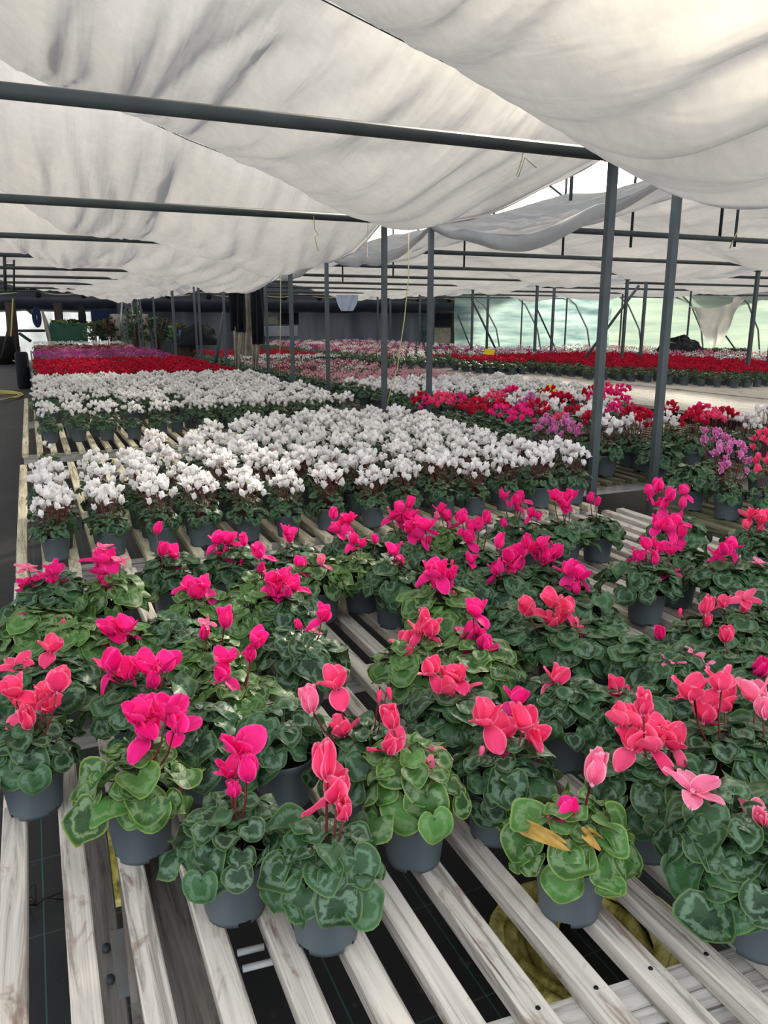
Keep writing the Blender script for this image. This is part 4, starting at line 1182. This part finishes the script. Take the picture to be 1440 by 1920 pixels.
# ------------------------------------------------------------ strings and cards
def string(pts, label, r=.003, D=None, group=None):
    m = MB(); m.tube(pts, r, 5); return tag(m.build('twine', M['rope']), label, 'twine', group)
def str_px(lst, D, label, r=.003, group=None):
    return string([at_d(x, y, D) for x, y in lst], label, r, None, group)
d1 = depth_of((3.75, 3.9))
str_px([(1274, 318), (1268, 450), (1255, 600), (1245, 760), (1238, 830), (1243, 890)], d1, 'long thin string hanging just right of the near post pair', .0022)
str_px([(766, 430), (766, 520), (758, 600), (752, 640), (745, 690), (730, 740), (722, 780)], depth_of((3.3, 6.9)), 'yellowish string hanging between the second post pair', .005)
str_px([(526, 500), (526, 600), (524, 705)], depth_of((3.1, 9.6)), 'thin pale string hanging left of the third post pair', .004)
str_px([(985, 265), (978, 300), (968, 330), (972, 332), (984, 296), (1006, 315)], d1 - .3, 'loop of twine tied round the nearest cross beam', .003)
str_px([(588, 405), (590, 430), (597, 440), (590, 445), (596, 470)], depth_of((2.4, 6.9)), 'twine knotted on the second beam left of the posts', .004)
str_px([(690, 415), (688, 480), (697, 490), (708, 470), (712, 430)], depth_of((3, 6.9)), 'hanging twine loop beside the left post of the second pair', .003)
def card(px, py, D, w, h, label, rot=.3):
    p = at_d(px, py, D)
    t = thing('sticky_card', label, 'insect trap card', p, YAW * -1)
    m = MB(); m.box((0, 0, 0), (w, .003, h)); o = m.build('card', M['yellow'], t); o.rotation_euler = (0, -rot, 0)
    m = MB(); m.tube([(0, .004, -.02), (0, .004, -h - .12)], .003, 5); m.build('stake', M['leg_wood'], t)
card(1028, 735, depth_of((4.6, 6.4)), .15, .11, 'yellow sticky card tilted among the mixed flowers', .5)
card(918, 660, depth_of((8.4, 13.8)), .20, .11, 'small far yellow card at the corner of the red bed', -.1)

# beam drop tie on the right
t = thing('beam_drop_tie', 'short dark drop tie with twine hanging from a beam at the right', 'tie', at_y(1380, 432, 6.93))
m = MB(); m.tube([(0, 0, .25), (0, 0, -.18)], .016, 8); m.build('rod', M['steel_dark'], t)
m = MB(); m.tube([(0, -.02, -.02), (-.06, -.02, -.12), (-.09, -.02, -.20)], .008, 5); m.build('twine', M['rope'], t)

# ------------------------------------------------------------ far end contents
DF = 30.5
def duct():
    t = thing('air_duct', 'long dark plastic air duct hanging across the far end', 'duct', (0, 0, 0))
    a_ = at_y(-60, 562, 33.0); b_ = at_y(915, 576, 33.0)
    z = 2.38
    pts = [(a_.x + (b_.x - a_.x) * i / 24, 33.0, z - .05 * abs(math.sin(i * 1.3))) for i in range(25)]
    m = MB(); m.tube(pts, [.46 + .02 * math.sin(i * 2.1) for i in range(25)], 20); m.build('tube', M['duct'], t)
    for i in range(14):
        x = a_.x + (b_.x - a_.x) * (i + .5) / 14
        m = MB(); m.lathe([(.10, 0), (.10, .02), (0, .02)], 14); o = m.build('air_hole', M['black'], t)
        o.location = (x, 33.0 - .475, z + .10); o.rotation_euler = (PI / 2, 0, 0)
    m = MB(); pts = [(a_.x + (b_.x - a_.x) * i / 60, 32.45, z + .30 - .18 * abs(math.sin(i * .55))) for i in range(61)]
    m.tube(pts, .018, 5); m.build('hanging_cord', M['rope'], t)
duct()
def wall_panel(px0, px1, py0, py1, mat, label, name='wall_panel', Y=33.8):
    a_ = at_y(px0, py0, Y); b_ = at_y(px1, py1, Y)
    m = MB(); m.box(((a_.x + b_.x) / 2, Y, (a_.z + b_.z) / 2), (b_.x - a_.x, .05, abs(a_.z - b_.z)))
    tag(m.build(name, mat), label, 'panel')
wall_panel(490, 520, 582, 608, M['cloth_beige'], 'pale square sheet on the far wall right of the black curtain')
wall_panel(490, 558, 611, 630, M['win'], 'low white panel on the far wall under the pale square')
wall_panel(527, 560, 582, 608, M['black'], 'dark opening in the far wall beside the pale square')
wall_panel(812, 845, 588, 612, M['black'], 'dark opening in the far wall near the duct end')
wall_panel(811, 844, 615, 645, M['cloth_beige'], 'beige board under the dark opening near the duct end')
wall_panel(793, 806, 590, 645, M['net'], 'narrow greenish board at the far wall')
wall_panel(846, 852, 585, 645, M['post_wood'], 'dark wooden jamb at the left edge of the netting')
wall_panel(20, 78, 500, 545, M['black'], 'dark rolled sheet above the duct at the far left', Y=31)
for (x_, w_) in [(20, .36), (109, .30)]:
    a_ = at_y(x_, 577, 32.2); b_ = at_y(x_ + 9, 680, 32.2)
    m = MB(); m.tube([(b_.x, 32.2, 0), (a_.x, 32.2, 2.2)], [w_ * .56, w_ * .5], 4)
    tag(m.build('timber_post', M['post_wood']), 'thick dark timber post %s the far left windows' % ('at the left of' if x_ < 50 else 'behind the green trough between'), 'post')
brace((45, 575), (66, 592), 30, 'dark strut slanting up left beside the blue coil', .06, False)
brace((35, 620), (84, 620), 30, 'thin dark rail across the far left window', .05, False)
brace((36, 625), (58, 640), 30, 'dark strut slanting down below the window rail', .06, False)
t = thing('hanging_coil', 'dark blue coil hanging in the far left window', 'coil', at_d(69, 595, 29))
m = MB()
for q in range(7):
    pts = [((.13 - .016 * q) * math.sin(a_), .03 * (q % 3) - .05, (.34 - .02 * q) * math.cos(a_)) for a_ in [2 * PI * i / 20 for i in range(21)]]
    m.tube(pts, .035, 6, False)
m.build('cord_turns', M['navy'], t)
m = MB()
m.grid(lambda u, v: (.25 * (u - .5) * (.35 + v * .9) + .25 * v, .06 * math.sin(u * 9) * v, .0 - v * 1.2), 14, 10)
o = m.build('hanging_cloth', M['cloth_beige']); o.location = at_d(79, 583, 29.0); tag(o, 'beige cloth hanging beside the dark blue coil', 'cloth')
m = MB()
m.lathe([(.02, .4), (.09, .3), (.14, .0), (.12, -.35), (.02, -.4)], 10)
o = m.build('hanging_bag', M['black']); o.location = at_d(154, 592, 29.5); tag(o, 'small dark bag hanging above the green trough', 'bag')
# green trough
a_ = at_d(94, 605, 29.5); b_ = at_d(164, 634, 29.5)
t = thing('green_trough', 'dark green plastic trough full of cuttings behind the left bed', 'trough', ((a_.x + b_.x) / 2, (a_.y + b_.y) / 2, 0), -.05)
w_ = (b_.x - a_.x)
m = MB(); zt = a_.z
for (cx0, cy0, sx, sy) in [(0, -.35, w_, .05), (0, .35, w_, .05), (-w_ / 2, 0, .05, .75), (w_ / 2, 0, .05, .75)]:
    m.box((cx0, cy0, zt - .36), (sx, sy, .72))
m.box((0, 0, zt - .70), (w_, .7, .04)); m.build('bin', M['green'], t)
m = MB()
for q in (-1, 1):
    m.box((q * w_ * .4, 0, (zt - .72) / 2), (.08, .6, zt - .72))
m.build('stand', M['post_wood'], t)
m = MB()
for q in (-.42, 0., .42):
    m.box((w_ * q, -.385, zt - .34), (.04, .03, .66))
m.build('rib', M['green'], t)
# heaps of greenery behind the left bed
def bush(px, py, D, R_, H_, n, label, mat='leaf_d', sz=.09):
    p = at_d(px, py, D); t = thing('leafy_plant', label, 'plant', (p.x, p.y, 0))
    rr = random.Random(int(px)); m = MB(); st = MB()
    z0 = p.z - H_ / 2
    for i in range(n):
        u = rr.random() * 6.28; q = rr.random() ** .5; z = z0 + H_ * rr.random()
        rad = R_ * q * (1 - .5 * (z - z0) / H_)
        c_ = Vector((rad * math.cos(u), rad * math.sin(u), z))
        L = leaf_shape(sz * rr.uniform(.7, 1.3), rr, 1, 7)
        m.add(L, Matrix.Translation(c_) @ Matrix.Rotation(u, 4, 'Z') @ Matrix.Rotation(rr.uniform(-1.3, .2), 4, 'X'), rr.random() * .5)
    for i in range(9):
        u = rr.random() * 6.28
        st.tube([(.04 * math.cos(u), .04 * math.sin(u), z0 * .2), (R_ * .3 * math.cos(u), R_ * .3 * math.sin(u), z0 + H_ * .3), (R_ * .7 * math.cos(u), R_ * .7 * math.sin(u), z0 + H_ * .9)], .015, 4)
    m.build('leaves', M[mat], t); st.build('stems', M['petiole'], t)
    b = MB(); b.lathe([(0, 0), (.22, 0), (.28, max(.3, z0 * .5)), (.24, max(.3, z0 * .5)), (0, max(.25, z0 * .45))], 14); b.build('tub', M['black'], t)
bush(128, 603, 29.6, .9, .16, 60, 'cut green shoots heaped along the green trough', 'leaf_g', .11)
bush(178, 618, 29.0, .5, .6, 80, 'arching green fern right of the green trough', 'leaf_d', .09)
bush(203, 616, 29.4, .45, .8, 90, 'dark bushy plant below the far duct left of the machine', 'leaf_d', .09)
bush(252, 605, 28.8, .45, 1.2, 110, 'tall leafy plant in front of the far machine', 'leaf_d', .09)
bush(294, 616, 29.4, .6, .9, 120, 'dark green bush right of the far machine', 'leaf_d', .09)
bush(333, 622, 29.3, .4, .7, 70, 'small yellow-green plant at the far wall', 'leaf_g', .10)
# boiler machine
p = at_d(242, 600, 30.3)
t = thing('heating_machine', 'greyish heating machine with pipes at the far end left of centre', 'machine', (p.x, p.y, 0))
m = MB(); m.box((0, 0, .9), (1.3, .9, 1.8)); m.build('cabinet', M['cloth_beige'], t)
m = MB(); m.box((0, 0, 2.2), (.8, .6, .8)); m.build('fan_housing', M['duct'], t)
m = MB(); m.lathe([(.34, 0), (.34, .10), (.26, .10), (.05, .04)], 18); o = m.build('fan_guard', M['steel_dark'], t); o.location = (.05, -.32, 2.25); o.rotation_euler = (PI / 2, 0, 0)
for q in (-.35, .1, .4):
    m = MB(); m.tube([(q, -.5, .3), (q, -.55, 1.6), (q * .6, -.45, 2.5)], .04, 8); m.build('pipe', M['steel_pale'], t)
m = MB(); m.box((.0, -.46, 1.2), (.5, .03, .5)); m.build('panel_door', M['steel_dark'], t)
p = at_d(205, 605, 31)
m = MB(); m.box((0, 0, 0), (1.3, .1, 1.0)); o = m.build('dark_board', M['navy']); o.location = p; tag(o, 'dark blue board leaning at the far wall behind the fern', 'board')
p = at_d(347, 632, 28.5)
m = MB(); m.lathe([(0, -.2), (.18, -.2), (.22, .25), (.20, .25), (.17, -.15), (0, -.15)], 16); o = m.build('blue_bucket', M['bluebin']); o.location = (p.x, p.y, p.z); tag(o, 'small blue bucket at the far end behind the left bed', 'bucket')
m = MB(); m.box((0, 0, 0), (.8, .5, p.z - .2)); o = m.build('stand_box', M['post_wood']); o.location = (p.x, p.y, (p.z - .2) / 2); tag(o, 'dark box under the small blue bucket', 'box')
# dark heap near the far centre left
def heap(px, py, D, rx, rz, label, mat, base=None):
    p = at_d(px, py, D)
    b = p.z - rz if base is None else base
    m = MB()
    def fn(u, v):
        th = 2 * PI * u; ph = PI / 2 * v
        k = 1 + .30 * noise.noise(Vector((3 * math.cos(th), 3 * math.sin(th), v * 3 + px)))
        return (rx * k * math.cos(th) * math.cos(ph), rx * .7 * k * math.sin(th) * math.cos(ph), rz * 2 * math.sin(ph) * k)
    m.grid(fn, 30, 10)
    o = m.build('covered_heap', mat); o.location = (p.x, p.y, b); return tag(o, label, 'heap')
heap(1273, 656, depth_of((16, 15)), .85, .28, 'black lumpy heap of sheeting behind the right end of the red bed', M['black'], BT)
heap(372, 628, 28.5, .7, .35, 'dark heap below the duct left of the black curtain', M['black'])
for i in range(14):
    p = at_d(1304 + i * 7.2, 668, 23.5)
    m = MB(); m.lathe([(.0, 0), (.07, 0), (.09, .18), (.08, .18), (0, .15)], 10)
    t = thing('seedling_pot', 'small dark seedling pot, %s in the row right of the black heap' % (ORDN[i] if i else 'first'), 'potted plant', (p.x, p.y, BT), 0, 'row of small dark pots')
    m.build('pot', M['black'], t)
    foliage(i, 10, .09, .06, .04, .06, 1, 6, False, z0=.17).build('foliage', M['leaf_d'], t)
pA = at_d(1290, 668, 23.5); pB = at_d(1410, 668, 23.5)
m = MB(); m.box(((pA.x + pB.x) / 2, (pA.y + pB.y) / 2, BT - .02), (pB.x - pA.x + 1.0, 1.0, .04), math.atan2(pB.y - pA.y, pB.x - pA.x)); 
for q in (0, 1):
    pp = pA.lerp(pB, q); m.box((pp.x, pp.y, (BT - .04) / 2), (.1, .1, BT - .04))
tag(m.build('potting_shelf', M['slat_dull']), 'low shelf under the row of small dark pots', 'shelf')
# black curtain bundle at posts
pc = Vector((3.2, 12.75, 0))
t = thing('hanging_curtain', 'bundle of black and beige curtain hanging at the fourth post pair', 'curtain', (0, 0, 0))
def drape(name, top, bot, mat, D, seed, amp=.05, lab=None):
    (tx0, tx1, ty), (bx0, bx1, by) = top, bot
    m = MB()
    def fn(u, v):
        x = (tx0 + (tx1 - tx0) * u) * (1 - v) + (bx0 + (bx1 - bx0) * u) * v; y = ty * (1 - v) + by * v
        y += 7 * noise.noise(Vector((u * 3, seed, v * 2))) * v
        p = at_d(x, y, D)
        n_ = amp * math.sin(u * 14 + seed + 2 * noise.noise(Vector((u, v * 2, seed)))) * (.4 + .6 * v)
        return (p.x - sy_ * n_, p.y - cy_ * n_, p.z)
    m.grid(fn, 26, 14); o = m.build(name, mat, t)
    if lab: o['label'] = lab
dk = depth_of((3.2, 12.75)) - .25
drape('black_sheet', (427, 458, 512), (433, 462, 622), M['black'], dk, 1)
drape('black_sheet', (468, 492, 518), (474, 497, 645), M['black'], dk, 2)
drape('beige_sheet', (456, 476, 530), (452, 482, 668), M['cloth_beige'], dk + .12, 3, lab='beige cloth')
drape('lower_cloth', (436, 455, 612), (440, 448, 690), M['cloth_beige'], dk + .05, 4, lab='beige cloth strip')
drape('lower_cloth', (468, 490, 630), (474, 482, 690), M['cloth_beige'], dk + .05, 5, lab='beige cloth strip')
# torn cloth hanging at right
m = MB()
def torn(u, v):
    x = 1283 + u * 122; top = 573 + 12 * math.sin(PI * u) - u * 18
    prof = math.sin(PI * min(1, max(0, u))) ** .9
    y = top + v * (prof * 72 + 3)
    p = at_d(x - (u - .45) * v * 48, y, 21.0)
    n_ = .12 * math.sin(u * 16 + 2 * v) + .1 * noise.noise(Vector((u * 4, v * 3, 0)))
    return (p.x - sy_ * n_, p.y - cy_ * n_, p.z)
m.grid(torn, 40, 16)
M['torn'] = mat_sheet('thin_white_cloth', (.85, .84, .80, 1), .75, (1, 1, 1), 3., (.7, .69, .62, 1))
tag(m.build('torn_cloth', M['torn']), 'torn white cloth drooping to a point before the netting at right', 'cloth')
m = MB()
def bl(u, v):
    p = at_d(630 + u * 42 + (1 - 2 * u) * v * v * 10, 553 + v * 30, 27.0)
    n_ = .1 * math.sin(u * 12 + v * 2)
    return (p.x - sy_ * n_, p.y - cy_ * n_, p.z)
m.grid(bl, 20, 10)
M['bluefab'] = mat_sheet('blue_white_sheet', (.62, .72, .90, 1), .5)
tag(m.build('sagging_sheet', M['bluefab']), 'bluish plastic sheet sagging over the duct in the middle', 'sheet')
# hoops on the netting wall
for i, f_ in enumerate([.04, .16, .30, .44, .60, .74, .9]):
    p = NA.lerp(NC, f_)
    m = MB(); m.tube([(p.x + 1.2, p.y - 1.0, .0), (p.x + .9, p.y - 1.0, 1.2), (p.x + .3, p.y - .9, 2.2), (p.x - .8, p.y - .8, 3.0)], .035, 6)
    tag(m.build('wall_hoop', M['steel_pale']), 'curved tube hoop standing against the netting wall, %s from the left' % (ORD[i] if i else 'first'), 'hoop', 'hoops along the netting')
# hose on floor, barrels
p0 = at_z(-30, 735, 0)
m = MB()
pts = []
for i in range(70):
    a_ = i * .36
    c0 = at_z(20, 742, .03); pts.append((c0.x - .35 + .55 * math.cos(a_) * (1 + .1 * math.sin(i)), c0.y + .9 * math.sin(a_) * (.8 + .01 * i), .02 + .0006 * i))
m.tube(pts, .014, 6); tag(m.build('garden_hose', M['hose']), 'yellow garden hose looped on the dark aisle floor', 'hose')
p = at_z(58, 690, 0)
m = MB(); m.lathe([(0, .85), (.12, .85), (.15, .8), (.15, .05), (.13, 0), (0, 0)], 20); o = m.build('black_drum', M['black']); o.location = (-.20, 20.5, 0); tag(o, 'black drum at the aisle end beside the left bed', 'drum')
p = at_d(8, 660, 29)
m = MB(); m.lathe([(0, 1.0), (.42, 1.0), (.45, .9), (.45, 0), (0, 0)], 18); o = m.build('dark_barrel', M['black']); o.location = (p.x, p.y, 0); tag(o, 'dark barrel at the far left edge below the window', 'barrel')
pts = [at_d(24, 560, 29), at_d(22, 610, 29), at_d(19, 650, 29), at_d(24, 676, 28.8), at_d(48, 684, 28)]
m = MB(); m.tube(pts, .03, 6); tag(m.build('hanging_hose', M['hose']), 'pale hose hanging down the timber post to the floor', 'hose')
a_ = at_d(2, 672, 27.5); b_ = at_d(17, 608, 28)
pipe('leaning_pole', a_, b_, .03, M['post_wood'], 'thin dark pole leaning beside the far barrel', 'pole')
# left frame uprights
for X_, Y_ in ((-.35, 12.6), (-.45, 15.5)):
    pass
a_ = at_y(8, 470, 15.8); b_ = at_y(10, 545, 15.8)
hang = thing('hanging_rack', 'dark hanging rack at the left edge under the beams', 'rack', (0, 0, 0))
m = MB()
m.tube([(a_.x, 15.8, a_.z), (b_.x, 15.8, b_.z)], .03, 6); m.tube([(a_.x + .14, 15.8, a_.z - .15), (b_.x + .14, 15.8, b_.z)], .02, 6)
for q in (.0, .3, .55):
    m2 = MB(); m2.tube([(a_.x, 15.8, b_.z + q * .8), (a_.x + .14, 15.8, b_.z + q * .8)], .015, 5); m2.build('rung', M['steel_dark'], hang)
m.build('uprights', M['steel_dark'], hang)
